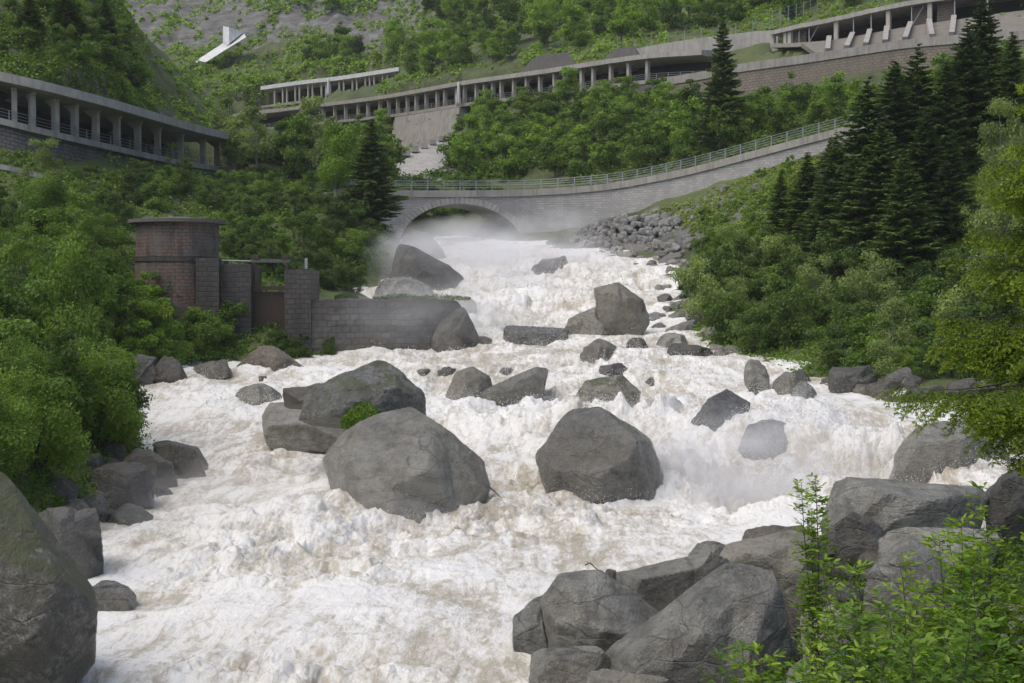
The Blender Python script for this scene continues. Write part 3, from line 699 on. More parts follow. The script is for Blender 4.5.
# barrel with jambs
th = np.linspace(math.pi, 0, 40); ss = sc_+ra*np.cos(th); zz = zc+rb*np.sin(th)
ss = np.r_[ss[0],ss[0],ss,ss[-1],ss[-1]]; zz = np.r_[zc-8,zc-.01,zz,zc-.01,zc-8]
def onB(s_, off): return np.c_[np.interp(s_,BS,BP[:,0]+nB[:,0]*off), np.interp(s_,BS,BP[:,1]+nB[:,1]*off)]
A = np.c_[onB(ss,.01), zz]; B = np.c_[onB(ss,WB-.01), zz]; n=len(ss); L=np.r_[0,np.cumsum(np.linalg.norm(np.diff(A,axis=0),axis=1))]
ob('arch_barrel', MB().add(np.vstack([A,B]), [[i,i+n,i+n+1,i+1] for i in range(n-1)], np.vstack([np.c_[L,0*L],np.c_[L,0*L+WB]])).mesh(M['bridge_stone'], True), br)
# voussoir ring, slightly proud
th = np.linspace(math.pi*1.0, 0, 44); vm = MB()
for i in range(43):
    a0, a1 = th[i]-.006, th[i+1]+.006; V=[]
    for off in (-.10,.30):
        for a,r in ((a0,0),(a1,0),(a1,.85),(a0,.85)):
            s_=sc_+(ra+r)*math.cos(a); z=zc+(rb+r)*math.sin(a); xy=onB(np.array([s_]),off)[0]; V.append((xy[0],xy[1],z))
    vm.add(V,[(0,1,2,3),(4,7,6,5),(0,4,5,1),(1,5,6,2),(2,6,7,3),(3,7,4,0)],[(0,0),(.5,0),(.5,.85),(0,.85)]*2)
ob('arch_ring', vm.mesh(M['concrete_roof']), br)
ob('deck_edge', sweep(BP, BS, [(-.25,-.9),(-.25,-.05),(.35,-.05),(.35,-.3),(WB-.35,-.3),(WB-.35,-.05),(WB+.25,-.05),(WB+.25,-.9)]).mesh(M['concrete']), br)
ob('roadway', sweep(BP, BS, [(.36,-.29),(.36,-.24),(WB-.36,-.24),(WB-.36,-.29)]).mesh(M['asphalt']), br)
rp_, rs_ = BP[::3], BS[::3]
railing(rp_, rs_, 0, 1.15, 4, 2.2, br, M['steel'], r=.035, pr=.06)
railing(rp_, rs_, WB-.1, 1.15, 3, 2.2, br, M['steel'], r=.03, posts=False)
set_root(br, Vector((float(onB(np.array([sc_]),0)[0][0]), float(onB(np.array([sc_]),0)[0][1]), float(zc-4))))
# ------------------------------------------------------------------ white avalanche deflector on the far slope
e = empty('avalanche_deflector'); tag(e, 'white concrete deflector ramp with an upright fin on the far rocky slope', 'deflector')
a = P(193,63,470); b = P(243,34,474); c = P(226,46,470); up=P(243,28,480); mb=MB()
DD=float(hit([218],[58])[1][0])-470-16; P0=P; P=lambda a,b,d: P0(a,b,d+DD)
V=[P(193,63,468),P(206,62,464),P(246,37,470),P(232,44,474)]; V=[np.array(v) for v in V]; tp=[P(197,60,474),P(211,56,474),P(244,33,480),P(228,40,484)]
mb.add(V+tp,[(0,1,2,3),(4,7,6,5),(0,4,5,1),(1,5,6,2),(2,6,7,3),(3,7,4,0)]); ob('ramp', mb.mesh(M['concrete_white']), e)
mb=MB(); V=[P(223,47,471),P(229,44,470),P(244,32,479),P(238,37,484)]; tp=[P(223,26,473),P(229,27,472),P(242,32,481),P(236,31,484)]
mb.add(V+tp,[(0,1,2,3),(4,7,6,5),(0,4,5,1),(1,5,6,2),(2,6,7,3),(3,7,4,0)]); ob('fin', mb.mesh(M['concrete_white']), e); P=P0
# small white marker huts? none - ribbed concrete chute beside the bridge
e = empty('concrete_chute'); tag(e, 'pale ribbed concrete chute stepping down to the left end of the bridge', 'chute')
V1 = np.array([P(399,170,232),P(430,150,246),P(458,141,256)]); V2=np.array([P(392,160,240),P(424,143,254),P(450,134,264)])
ob('chute_slab', loft(np.array([P(405,186,222),P(432,172,232),P(455,160,246)]), np.array([P(393,161,240),P(424,145,252),P(452,136,262)]), .8, 20).mesh(M['concrete_roof']), e)
for k in range(7):
    u=k/6; q=P(397+u*52,159-u*22,239.5+u*21); ob('rib', MB().box((q[0],q[1],q[2]+.3),(1.2,2.4,.9),.3).mesh(M['concrete_roof']), e)
set_root(e, Vector(P(430,172,232).tolist()))
e2 = wall_thing('retaining_wall', 'grey concrete slab on the slope left of the bridge behind the tall spruce', 'retaining wall', loft(np.array([P(286,180,205),P(310,180,208),P(342,180,212)]),np.array([P(300,176,212),P(322,166,216),P(342,160,220)]),.8,10), M['concrete_roof'])
# ------------------------------------------------------------------ water intake: tower, gate, weir
def pz(py, D): return P(512,py,D)[2]
D0=113.
tw = empty('intake_tower'); tag(tw, 'round brick intake tower with a thin flat roof slab above the left bank bushes', 'tower')
cxw = Xat(178, D0+3); cyw = D0+3; R_=3.35; zt_=pz(222,D0); zm=pz(258,D0); zb_=pz(345,D0)
def ring(mb, r0, r1, z0, z1, seg=40):
    a = np.linspace(0,2*math.pi,seg,endpoint=False)
    A=np.c_[cxw+r0*np.cos(a), cyw+r0*np.sin(a), 0*a+z0]; B=np.c_[cxw+r1*np.cos(a), cyw+r1*np.sin(a), 0*a+z1]
    A=np.vstack([A,A[:1]]);B=np.vstack([B,B[:1]]); aa=np.r_[a,2*math.pi]; n=seg+1
    mb.add(np.vstack([A,B]), [[i,i+1,i+n+1,i+n] for i in range(seg)], np.vstack([np.c_[aa*R_,0*aa+z0],np.c_[aa*R_,0*aa+z0+abs(z1-z0)+abs(r1-r0)]])); return mb
ob('tower_wall', ring(MB(), R_,R_,zm+.16,zt_).mesh(M['brick']), tw)
ob('stone_band', ring(ring(ring(MB(), R_+.16,R_+.16,zm-.25,zm+.15), R_+.16,R_-.1,zm+.15,zm+.17), R_-.1,R_+.16,zm-.25,zm-.25).mesh(M['pier_stone']), tw)
ob('tower_base', ring(MB(), R_+.05,R_+.12,zm-.25,zb_).mesh(M['brick']), tw)
ob('roof_slab', ring(ring(ring(MB(), R_+.6,R_+.6,zt_,zt_+.28), R_+.6,.01,zt_+.28,zt_+.62), .01,R_+.6,zt_-.003,zt_).mesh(M['concrete_dark']), tw)
set_root(tw, Vector((cxw,cyw,zb_)))
def blockwall(name, label, cat, x0, x1, ytop, ybot, D, dep, mat):
    a = Xat(x0,D); b = Xat(x1,D); z1=pz(ytop,D); z0=pz(ybot,D)
    o = ob(name, MB().box(((a+b)/2, D+dep/2, (z0+z1)/2), (b-a, dep, z1-z0)).mesh(M[mat])); origin_fix(o); tag(o, label, cat)
    bv = o.modifiers.new('b','BEVEL'); bv.width=.06; bv.segments=1; return o
gp = empty('sluice_gate'); tag(gp, 'sluice gate between dark stone piers with a rusty plate and steel lifting beam', 'sluice gate')
def blk(nm, x0,x1,yt,yb,D,dep,mat):
    a = Xat(x0,D); b = Xat(x1,D); z1=pz(yt,D); z0=pz(yb,D)
    return ob(nm, MB().box(((a+b)/2, D+dep/2, (z0+z1)/2), (b-a, dep, z1-z0)).mesh(M[mat]), gp)
blk('pier', 196,219,258,350,D0-.6,4,'pier_stone'); blk('pier', 219.3,251,264,350,D0+.3,5,'pier_stone'); blk('pier', 284.5,311,269,352,D0+.0,5,'pier_stone')
blk('gate_plate', 251.3,284.2,292,350,D0+1.6,.3,'rust'); blk('gate_frame', 251.3,284.2,286,290,D0+1.3,.6,'rust'); blk('gate_sill',251.3,284.2,338,350,D0+.8,1,'concrete_dark')
lb = blk('lifting_beam', 251,290,259,262.5,D0+1.4,.5,'concrete_dark')
for x in (256,285): blk('gear_box', x-3,x+3,254.5,258.8,D0+1.3,.6,'rust')
for x in (254,287): blk('frame_post', x-1,x+1,262.8,286,D0+1.4,.2,'rust')
blk('frame_post', 305,307.5,258,268.8,D0+1,.2,'steel')
mb=MB(); mb.tube([(Xat(220,D0),D0+.5,pz(260,D0)),(Xat(250,D0),D0+.5,pz(261,D0))],.04,4); 
for x in (222,232,242): mb.tube([(Xat(x,D0),D0+.5,pz(264,D0)),(Xat(x,D0),D0+.5,pz(260.5,D0))],.03,4)
ob('hand_rail', mb.mesh(M['steel']), gp)
set_root(gp, Vector((Xat(250,D0),D0,pz(350,D0))))
# weir wall with a rough broken right end
wp_, ws_ = path([(296,300,D0+.5),(340,299,D0+1.5),(400,299,D0+3),(440,299,D0+5),(470,301,D0+7)], .35)
nn=len(wp_); rag = sstep(.88,1.0,np.linspace(0,1,nn)); topj = .12*vn(np.c_[ws_*.7,0*ws_,0*ws_],4)
mbw = MB(); n_, t_ = norms(wp_); KK=26; V=[];U=[]
for k in range(KK+1):
    u=k/KK; z = (pz(372,D0)-.8)*(1-u)+(wp_[:,2]+topj-1.6*rag**2)*u
    dx = .18*(1-u)*-4*.25
    rough_ = .16*fbm(np.c_[ws_, 0*ws_, z]*[.9,1,1.1],3,8)+rag*.5*fbm(np.c_[ws_,0*ws_,z]*.5,3,12)
    V.append(np.c_[wp_[:,0]+n_[:,0]*(-(1-u)*1.0+rough_), wp_[:,1]+n_[:,1]*(-(1-u)*1.0+rough_), z]); U.append(np.c_[ws_, z])
top=V[-1]; V.append(np.c_[top[:,0]+n_[:,0]*2.2, top[:,1]+n_[:,1]*2.2, top[:,2]]); U.append(np.c_[ws_, top[:,2]+2.2])
V.append(np.c_[top[:,0]+n_[:,0]*2.2, top[:,1]+n_[:,1]*2.2, 0*ws_-7]); U.append(np.c_[ws_, 0*ws_-7])
mbw.add(np.vstack(V), [[k*nn+i,k*nn+i+1,(k+1)*nn+i+1,(k+1)*nn+i] for k in range(KK+2) for i in range(nn-1)], np.vstack(U))
endf=[k*nn+nn-1 for k in range(KK+3)]; mbw.add(np.vstack(V)[endf], [list(range(len(endf)))[::-1]], np.vstack(U)[endf])
wall_thing('weir_wall', 'long dark wet masonry weir wall crossing the left half of the river', 'weir wall', mbw, M['weir_stone'])
# ------------------------------------------------------------------ dry stone wall on the right bank below the bridge
def smooth_rock(dirs, planes, offs, pw=18):
    d = np.maximum(dirs@planes.T, 1e-6)/offs[None]
    return 1.0/np.power(np.power(d, pw).sum(1), 1.0/pw)
_ico = {}
def ico(n):
    if n not in _ico:
        bm = bmesh.new(); bmesh.ops.create_icosphere(bm, subdivisions=n, radius=1); v=np.array([x.co[:] for x in bm.verts]); f=np.array([[q.index for q in x.verts] for x in bm.faces]); bm.free(); _ico[n]=(v/np.linalg.norm(v,axis=1)[:,None],f)
    return _ico[n]
def random_rock(seed, sub=3, flat=(1,.8,.7), npl=13, rough=.05, pw=16):
    r = np.random.default_rng(seed); v,f = ico(sub); pl = r.normal(size=(npl,3)); pl/=np.linalg.norm(pl,axis=1)[:,None]
    pl = np.vstack([pl, np.eye(3), -np.eye(3)]); of = r.uniform(.62,1.0,len(pl))
    rad = smooth_rock(v, pl, of, pw); p = v*rad[:,None]
    p = p*(1+rough*fbm(p*2.3+seed*3.1,4,seed%50)+rough*.5*ridge(p*4+seed,2,seed%31))[:,None]*np.array(flat)
    return p, f
def rubble_face(pts_top, D_, seed, rows_, label):
    V=[];Fc=[];n0=0
    return
stones_v=[]; stones_f=[]; nst=0
r_=np.random.default_rng(3); protos=[random_rock(900+k,2,(1,.75,.8)) for k in range(10)]
TL=[(575,236,176),(590,228,174),(604,221,171),(625,216,168),(655,215,165),(683,216,162)]; BL=[(575,240,175),(590,246,173),(604,249,170),(625,255,167),(655,260,164),(688,262,161)]
ta=np.array([P(*q) for q in TL]); ba=np.array([P(*q) for q in BL])
for k in range(430):
    u=r_.uniform(0,1); w=r_.uniform(0,1.0); x=u*(len(TL)-1); i=min(int(x),len(TL)-2); fr=x-i
    c=(ta[i]*(1-fr)+ta[i+1]*fr)*w+(ba[i]*(1-fr)+ba[i+1]*fr)*(1-w); c=c+[0,(w-.5)*1.0,0]
    v,f=protos[k%10]; s_=r_.uniform(.38,.85); a=r_.uniform(0,6.28); Rm=np.array([[math.cos(a),-math.sin(a),0],[math.sin(a),math.cos(a),0],[0,0,1]])
    stones_v.append((v*s_)@Rm.T+c); stones_f.append(f+nst); nst+=len(v)
o = ob('dry_stone_wall', mesh(np.vstack(stones_v), np.vstack(stones_f), False, None, None, M['rock_pale'])); origin_fix(o)
tag(o, 'rough dry stone wall of pale boulders on the right bank beside the bridge', 'stone wall')
# soil core behind the stones and the concrete base under them
mb=MB(); A=ta+[0,.8,-.3]; Bq=ba+[0,.6,-1.5]; n=len(A)
o2 = ob('wall_core', loft(ba+np.array([0,.5,-1]), ta+np.array([0,.9,-.2]), 1.2, 30).mesh(M['rock_dark']), o); o2.location=-o.location
cb=np.array([P(622,262,166.2),P(640,262,164.5),P(655,262,163),P(668,262,162)]); ct=np.array([P(622,244,165.5),P(640,244,164),P(655,245,162.5),P(668,247,161.3)])
wall_thing('concrete_footing', 'stained concrete footing at the base of the dry stone wall', 'footing', loft(cb,ct,.8,12), M['concrete'])
# ------------------------------------------------------------------ boulders
from mathutils.bvhtree import BVHTree
def hull_planes(pts, crisp=0):
    bm = bmesh.new(); [bm.verts.new(p) for p in pts]; r = bmesh.ops.convex_hull(bm, input=bm.verts)
    bmesh.ops.delete(bm, geom=list({g for g in r['geom_interior'] if isinstance(g, bmesh.types.BMVert)}), context='VERTS')
    bmesh.ops.recalc_face_normals(bm, faces=bm.faces)
    N=[];D=[]; c = np.mean([v.co[:] for v in bm.verts],axis=0)
    for f in sorted(bm.faces, key=lambda f: -f.calc_area()):
        n = np.array(f.normal[:]); p=np.array(f.verts[0].co[:]); d = n@(p-c)
        if d<0: n=-n; d=-d
        if f.calc_area()>1e-5: N.append(n); D.append(max(d,.05))
    bm.free()
    # merge near-duplicate planes
    N=np.array(N);D=np.array(D); kN=[];kD=[]
    for n,d in zip(N,D):
        if all(n@m<(.80,.86,.93)[crisp] for m in kN): kN.append(n);kD.append(d)
    return c, np.array(kN), np.array(kD)
def thin_out(pl, n):
    pl=[tuple(map(float,p)) for p in pl]
    while len(pl)>n:
        ar=[abs((pl[i][0]-pl[i-1][0])*(pl[(i+1)%len(pl)][1]-pl[i-1][1])-(pl[i][1]-pl[i-1][1])*(pl[(i+1)%len(pl)][0]-pl[i-1][0])) for i in range(len(pl))]; pl.pop(int(np.argmin(ar)))
    return pl
RK=0
_ws = None
def hit2(px, py):
    """distance at which the line of sight through a pixel meets ground or water"""
    D = np.exp(np.linspace(math.log(6), math.log(260), 900)); x = Xat(px, D)
    z = np.maximum(gz(x, D), np.where(sdriv(np.c_[x,D])<0, wZ(np.c_[x,D]), -99)); yy = proj(x, D, z)[1]
    i = np.argmax(yy<=py); return D[i]
FOOT=[]
def boulder(label, outline, D=None, base=None, th=None, front=(), mat='rock', sub_=5, group=None, name='boulder', rough=1.0, water=True, tilt=.0, lowf=.0, parent=None, pw=90, back=.75, drop=0, ground=False):
    """outline: silhouette (px,py) at distance D; front: ridge points (px,py,metres nearer)"""
    global RK; RK+=1
    o_ = np.array(outline, float); cx,cy = o_.mean(0); outline = thin_out(outline, 9 if (front and sub_>5) else 7)
    if ground: D = float(hit2(cx, o_[:,1].max()-2))+ (th or 2)*.3
    if D is None: D = Dw(*(base if base else (cx, o_[:,1].max())))
    wpx = o_[:,0].max()-o_[:,0].min(); wm = wpx*D/F; th = th or wm*.75
    if base is not None or water: D = D+th*.35
    pts=[P(a,b,D) for a,b in outline]
    rg = np.random.default_rng(RK*13+1)
    for i_,(a,b) in enumerate(outline):   # front ring, pulled in and down
        if not front:
            kx=rg.uniform(.35,.8); q=P(cx+(a-cx)*kx, cy+(b-cy)*kx+(o_[:,1].max()-cy)*.12, D-th*rg.uniform(.3,.5)); pts.append(q)
    for a,b in outline:
        q=P(cx+(a-cx)*back, cy+(b-cy)*back, D+th*.6); pts.append(q+np.array([0,0,-.12*th]))
    for a,b,dd in front: pts.append(P(a,b,D-dd))
    if drop: pts += [P(cx+(a-cx)*.8, b, D)+np.array([0,-.1*th,-drop]) for a,b in outline if b>cy]
    if water: pts += [P(a,o_[:,1].max(),D)+np.array([0,dd,-.8-wm*.1]) for a in (cx-wpx*.3,cx+wpx*.3) for dd in (-th*.35,th*.4)]
    c,N_,D_ = hull_planes(pts, 0 if not front else (2 if sub_>5 else 1)); v,f = ico(sub_); ext = np.max(np.abs(np.array(pts)-c),axis=0)
    ext = np.maximum(ext,.15)
    # fracture faces: the stone is the union of three blocks, each shaved by its own cleavage planes
    PA=np.array(pts)-c; v,f = ico(sub_); ext = np.maximum(np.max(np.abs(PA),axis=0),.15); rad=None
    for blk_ in range(2):
        Nb,Db=[N_],[D_]
        for j in range(7):
            if front and j in (0,1,2,5,6): continue
            if j<4: nn = np.array([rg.uniform(-.8,.8), rg.uniform(-1,-.35), rg.uniform(-.3,.8)]); k_=rg.uniform(.50,.85)
            elif j<6: nn = np.array([rg.choice([-1,1])*rg.uniform(.5,1), rg.uniform(-.7,.3), rg.uniform(-.2,.8)]); k_=rg.uniform(.60,.93)
            else: nn = np.array([rg.uniform(-.35,.35), rg.uniform(-.4,.2), 1.0]); k_=rg.uniform(.72,.97)
            if front: k_=max(k_,.80)
            nn/=np.linalg.norm(nn); Nb.append(nn[None]); Db.append([max(.05,(PA@nn).max()*k_)])
        Nb=np.vstack(Nb); Db=np.concatenate(Db); N2=Nb*ext; l=np.linalg.norm(N2,axis=1); r_b=smooth_rock(v,N2/l[:,None],Db/l,pw)
        rad = r_b if rad is None else np.maximum(rad, r_b)
    p=v*rad[:,None]*ext
    size = wm; nn_ = v.copy()
    g1 = fbm(p/size*2.2+RK*7.3,4,RK%90+3,.5); g2 = ridge(p/size*5+RK*3.1,3,RK%70+5); g3 = fbm(p*3.0+RK,4,RK%60+2,.6)
    # bedding planes: little ledges along a tilted axis
    ax = np.array([.25,.2,1.0])+.3*np.array([math.sin(RK*2.3),math.cos(RK*1.7),0]); ax/=np.linalg.norm(ax)
    hgt = (p@ax)/size*7+g1*1.5; led = (hgt-np.floor(hgt)); led = np.minimum(led*3,1)*(1-sstep(.85,1,led))
    disp = rough*(size*.011*g1+size*.012*g2+min(.05,size*.010)*g3+size*.002*led)
    p = p*(1+ (disp/np.maximum(np.linalg.norm(p,axis=1),.1)))[:,None]
    m = mesh(p, f, True, None, None, M[mat], 'boulder'); o = ob(name, m, parent, None); o.location = Vector(c.tolist())
    mn = p[:,2].min(); mm = np.empty(len(p)*3,np.float32); m.vertices.foreach_get('co',mm); mm=mm.reshape(-1,3); mm[:,2]-=mn; m.vertices.foreach_set('co',mm.ravel()); o.location.z += mn
    try: m.set_sharp_from_angle(angle=math.radians(24))
    except Exception: pass
    tag(o, label, 'boulder' if not parent else None, group)
    FOOT.append((c[0],c[1],max(ext[0],ext[1])))
    if water: SPL.append((c[0], c[1]-ext[1]*1.05, ext[0]*.7, -.35)); SPL.append((c[0]-ext[0]*1.0, c[1]+.3*ext[1], .9, .35)); SPL.append((c[0]+ext[0]*1.0, c[1]+.3*ext[1], .9, .35))
    return o
B = boulder
# central group
B('large grey boulder sloping down to the right in mid river, beside a grass tuft',
  [(322,458),(345,432),(378,414),(402,408),(432,420),(462,441),(482,463),(490,482),(486,497),(458,508),(430,520),(400,528),(378,512),(356,488)], base=(420,519), th=8.5,
  front=[(350,468,3.4),(395,508,4.6),(445,502,3.6),(480,490,2.0),(436,436,1.8),(425,470,4.0)], sub_=6, mat='rock')
B('mossy dark boulder with pale lichen on top of the central rock group',
  [(300,420),(306,398),(330,380),(356,367),(374,361),(396,368),(415,384),(425,402),(424,420),(380,425)], D=62.5, th=5.5, front=[(350,382,1.8),(400,394,2.2),(330,410,2.4),(405,420,2.0)], sub_=6, mat='rock_moss', water=False, rough=1.5)
B('flat topped grey slab on the left of the central rock group',
  [(262,416),(268,406),(282,402),(346,399),(347,440),(330,460),(295,462),(272,450)], base=(300,458), th=5.5, front=[(270,420,2.0),(300,428,2.6),(347,420,2.4),(345,452,2.5),(282,452,2.2)], sub_=6, mat='rock', water=False)
B('low dark flat slab behind the left slab of the central group', [(284,404),(286,391),(318,388),(336,392),(338,404)], D=64.5, th=3, mat='rock_dark', water=False)
B('small dark wet stone touching the waterline under the large sloping boulder', [(405,522),(415,512),(428,514),(436,524),(424,532)], base=(420,524), th=1.2, mat='rock_dark', sub_=4)
# pair in mid river
B('low rounded grey boulder at the left end of a pair in mid river', [(443,400),(446,383),(456,371),(472,366),(490,376),(494,390),(480,406),(455,406)], base=(465,404), th=4, front=[(470,376,1.2)], mat='rock')
B('long grey slab boulder tilted up to the right in mid river', [(470,402),(484,390),(508,377),(536,366),(545,368),(545,384),(524,397),(490,408)], base=(500,407), th=4.2, front=[(500,392,1.6),(538,376,1.0)], mat='rock')
B('small low stone just upstream of the rounded boulder of the pair', [(413,377),(418,370),(428,369),(434,376)], base=(424,377), th=2.2, mat='rock_dark', sub_=4)
B('thin low stone upstream of the long tilted slab', [(430,376),(440,368),(456,366),(458,374)], base=(445,376), th=2.0, mat='rock_dark', sub_=4)
B('water washed low stone right above the tilted slab', [(492,376),(500,369),(514,368),(518,375)], base=(505,377), th=2.0, mat='rock_wet', sub_=4)
# upstream middle
B('sharp edged grey boulder standing alone below the flat block', [(581,360),(582,347),(600,338),(611,342),(614,362),(604,369),(588,368)], base=(600,367), th=2.6, front=[(603,352,1.0)], mat='rock')
B('dark low stone at the foot of the sharp edged grey boulder', [(596,380),(600,365),(618,362),(632,372),(634,384)], base=(616,383), th=3, mat='rock_dark')
B('dark lichen spotted boulder behind the steep boulder in mid river', [(566,412),(574,396),(584,382),(606,377),(626,375),(634,385),(634,412),(600,424)], base=(605,416), th=4, front=[(588,388,1.2),(628,384,1.0)], mat='rock_moss')
B('low dark stone right of the lichen spotted boulder', [(630,413),(634,403),(650,401),(656,410)], base=(642,412), th=2, mat='rock_dark', sub_=4)
B('low brown stone in the fast water right of the dark stones', [(654,412),(660,404),(676,404),(682,411)], base=(668,412), th=2, mat='rock_wet', sub_=4)
B('steep grey boulder with pale sloping top, water falling past its right side',
  [(535,456),(545,437),(560,421),(580,408),(604,408),(630,420),(645,434),(656,455),(665,480),(670,512),(630,515),(585,480),(548,466)], base=(615,500), th=6.5,
  front=[(552,447,2.4),(604,452,3.4),(602,494,3.7),(552,470,2.6),(642,440,2.2),(655,505,2.4)], sub_=6, mat='rock_wet')
B('rounded wet stone half under the steep grey boulder', [(556,492),(562,473),(580,468),(604,474),(612,500),(590,510)], base=(585,502), th=3, mat='rock_wet')
B('stone veiled by water left of the steep grey boulder', [(532,428),(535,408),(545,398),(560,400),(566,414),(556,432)], base=(548,428), th=3, mat='rock_wet')
B('dark pointed boulder in the mist above the right hand fall', [(684,446),(690,425),(706,404),(726,388),(741,388),(750,402),(748,425),(735,448),(705,460)], D=67.5, th=3.4, drop=2, water=False, front=[(715,410,1.4)], mat='rock_wet', sub_=5)
B('broad rounded boulder with water pouring over it beside the misty fall', [(732,470),(736,444),(748,424),(765,416),(786,422),(796,445),(796,474),(760,484)], D=65.2, th=3.6, drop=1.5, water=False, mat='rock_wet')
B('small dark stone right of the pointed misty boulder', [(746,404),(749,393),(758,391),(764,398),(763,407)], base=(755,406), th=1.8, mat='rock_dark', sub_=4)
B('pale upright stone leaning left at the upper right rapids', [(745,364),(750,357),(760,360),(769,378),(766,392),(752,388)], base=(760,388), th=2.2, mat='rock', sub_=5)
B('small half drowned stone between the leaning stone and the right bank', [(776,392),(778,376),(786,370),(797,376),(797,394)], base=(787,392), th=2.4, mat='rock_wet', sub_=4)
B('wet dark stone with water parting round it near the right bank', [(788,402),(794,388),(806,381),(815,390),(816,402)], base=(802,401), th=2.2, mat='rock_wet', sub_=4)
B('dark grey bank boulder below the right hand bushes', [(828,402),(830,372),(850,365),(880,366),(886,380),(878,404)], base=(855,401), th=4, mat='rock_dark', D=80, drop=1.5)
B('cracked dark stone at the right bank waterline', [(864,405),(868,386),(882,378),(898,380),(908,394),(905,406)], D=77, th=3, mat='rock_dark')
B('low dark stone behind the drooping spruce tip on the right bank', [(904,408),(908,390),(930,384),(952,392),(955,410)], D=76, th=3, mat='rock_dark')
B('low dark shelf of rock at the far right waterline', [(950,412),(960,396),(1000,392),(1040,398),(1045,416)], D=73, th=4, mat='rock_dark')
B('rounded boulder at the right edge draped by a thin sheet of falling water', [(882,482),(892,458),(908,436),(925,424),(965,420),(1000,432),(1010,458),(990,492),(930,500)], base=(935,476), th=5.5, front=[(915,436,1.5),(960,440,2.0),(900,470,1.5)], mat='rock_wet', sub_=6)
# upper rapids
B('flat dark block lying across the rapids below the upper fall', [(503,345),(506,330),(520,326),(560,328),(576,334),(574,348),(530,350)], base=(540,346), th=4, front=[(508,332,1.2),(570,336,1.0)], mat='rock_wet')
B('dark wet boulder leaning against the split boulder below the bridge', [(562,340),(566,322),(582,312),(602,304),(616,318),(618,336),(596,346)], base=(590,342), th=4.5, mat='rock_wet', water=False)
B('tall split grey boulder with a thin rivulet below the bridge', [(600,332),(596,306),(604,285),(618,281),(634,288),(646,302),(650,322),(638,342),(614,342)], base=(625,340), th=5, front=[(622,296,1.4)], mat='rock', water=False)
B('dark wet hump in the middle of the upper white fall', [(528,276),(534,262),(552,257),(568,260),(572,272),(560,282)], base=(550,274), th=4, mat='rock_wet')
B('low dark stones beside the split boulder', [(624,356),(628,340),(642,336),(650,348),(646,358)], base=(638,355), th=2.4, mat='rock_dark', sub_=4)
B('flat stone in the side channel at the right bank', [(652,350),(662,334),(684,332),(690,344),(682,352)], base=(670,349), th=2.6, mat='rock', sub_=4, water=False)
B('long low stone at the edge of the right bank bushes', [(664,358),(668,346),(690,344),(712,350),(716,360)], base=(690,358), th=2.6, mat='rock_dark', sub_=4, water=False)
B('small angular stone low in the rapids below the side channel', [(640,384),(646,375),(660,380),(658,388)], base=(650,385), th=1.8, mat='rock_wet', sub_=4)
# broken end of the weir wall
B('rounded dark rock at the broken right end of the weir wall', [(430,356),(440,318),(455,308),(470,318),(476,340),(484,352)], D=117.5, th=5, mat='rock_dark', water=False)
B('low rock beyond the broken end of the weir wall', [(466,350),(472,338),(486,335),(496,342),(497,350)], base=(484,348), th=3, mat='rock_dark', sub_=4)
B('misty rock in the fall behind the weir wall', [(452,312),(458,300),(468,296),(476,304),(476,316)], D=134, th=3.5, mat='rock_wet', sub_=4, water=False)
# ledges left of the upper fall
B('dark rock ledge left of the upper fall near the bridge foot', [(384,306),(392,262),(410,244),(436,258),(462,276),(470,290),(440,300),(420,312)], D=150, th=9, mat='rock_dark', water=False)
B('low sloping ledge left of the upper fall, mist drifting over it', [(370,300),(380,282),(404,276),(440,290),(452,306),(410,316)], D=142, th=6, mat='rock_wet', water=False)
B('rock spur under the left side of the arch', [(398,262),(402,232),(418,226),(436,244),(452,266),(430,278)], D=163, th=7, mat='rock_dark', water=False)
B('dark bank rock under the right end of the arch', [(488,236),(498,222),(530,222),(560,238),(560,252),(520,250)], D=188, th=6, mat='rock_dark', water=False)
# left bank, upper
B('hollow dark boulder at the foot of the left bushes', [(118,386),(122,362),(138,353),(158,358),(160,382),(150,388)], ground=True, th=3.5, mat='rock_dark', water=False, drop=.8)
B('dark grey boulder right of the hollow boulder on the left bank', [(148,386),(156,366),(170,355),(182,366),(184,380),(170,388)], ground=True, th=3.2, mat='rock_dark', water=False, drop=.8)
B('rounded tan boulder by the sluice gate waterline', [(236,370),(244,356),(262,345),(276,347),(298,362),(302,372),(270,376)], ground=True, th=4, mat='rock_tan', water=False, drop=.8)
B('pale drowned boulder with water sheeting over it below the tower', [(190,372),(206,362),(226,360),(238,370),(234,382),(200,386)], D=101, th=4.5, mat='rock_wet')
B('small dark stone poking out of the water near the tan boulder', [(256,382),(260,376),(268,376),(271,383)], base=(264,382), th=1.3, mat='rock_dark', sub_=4)
B('rounded drowned stone in the left rapids', [(232,402),(240,390),(262,384),(280,394),(284,406)], base=(258,404), th=3.4, mat='rock_wet')
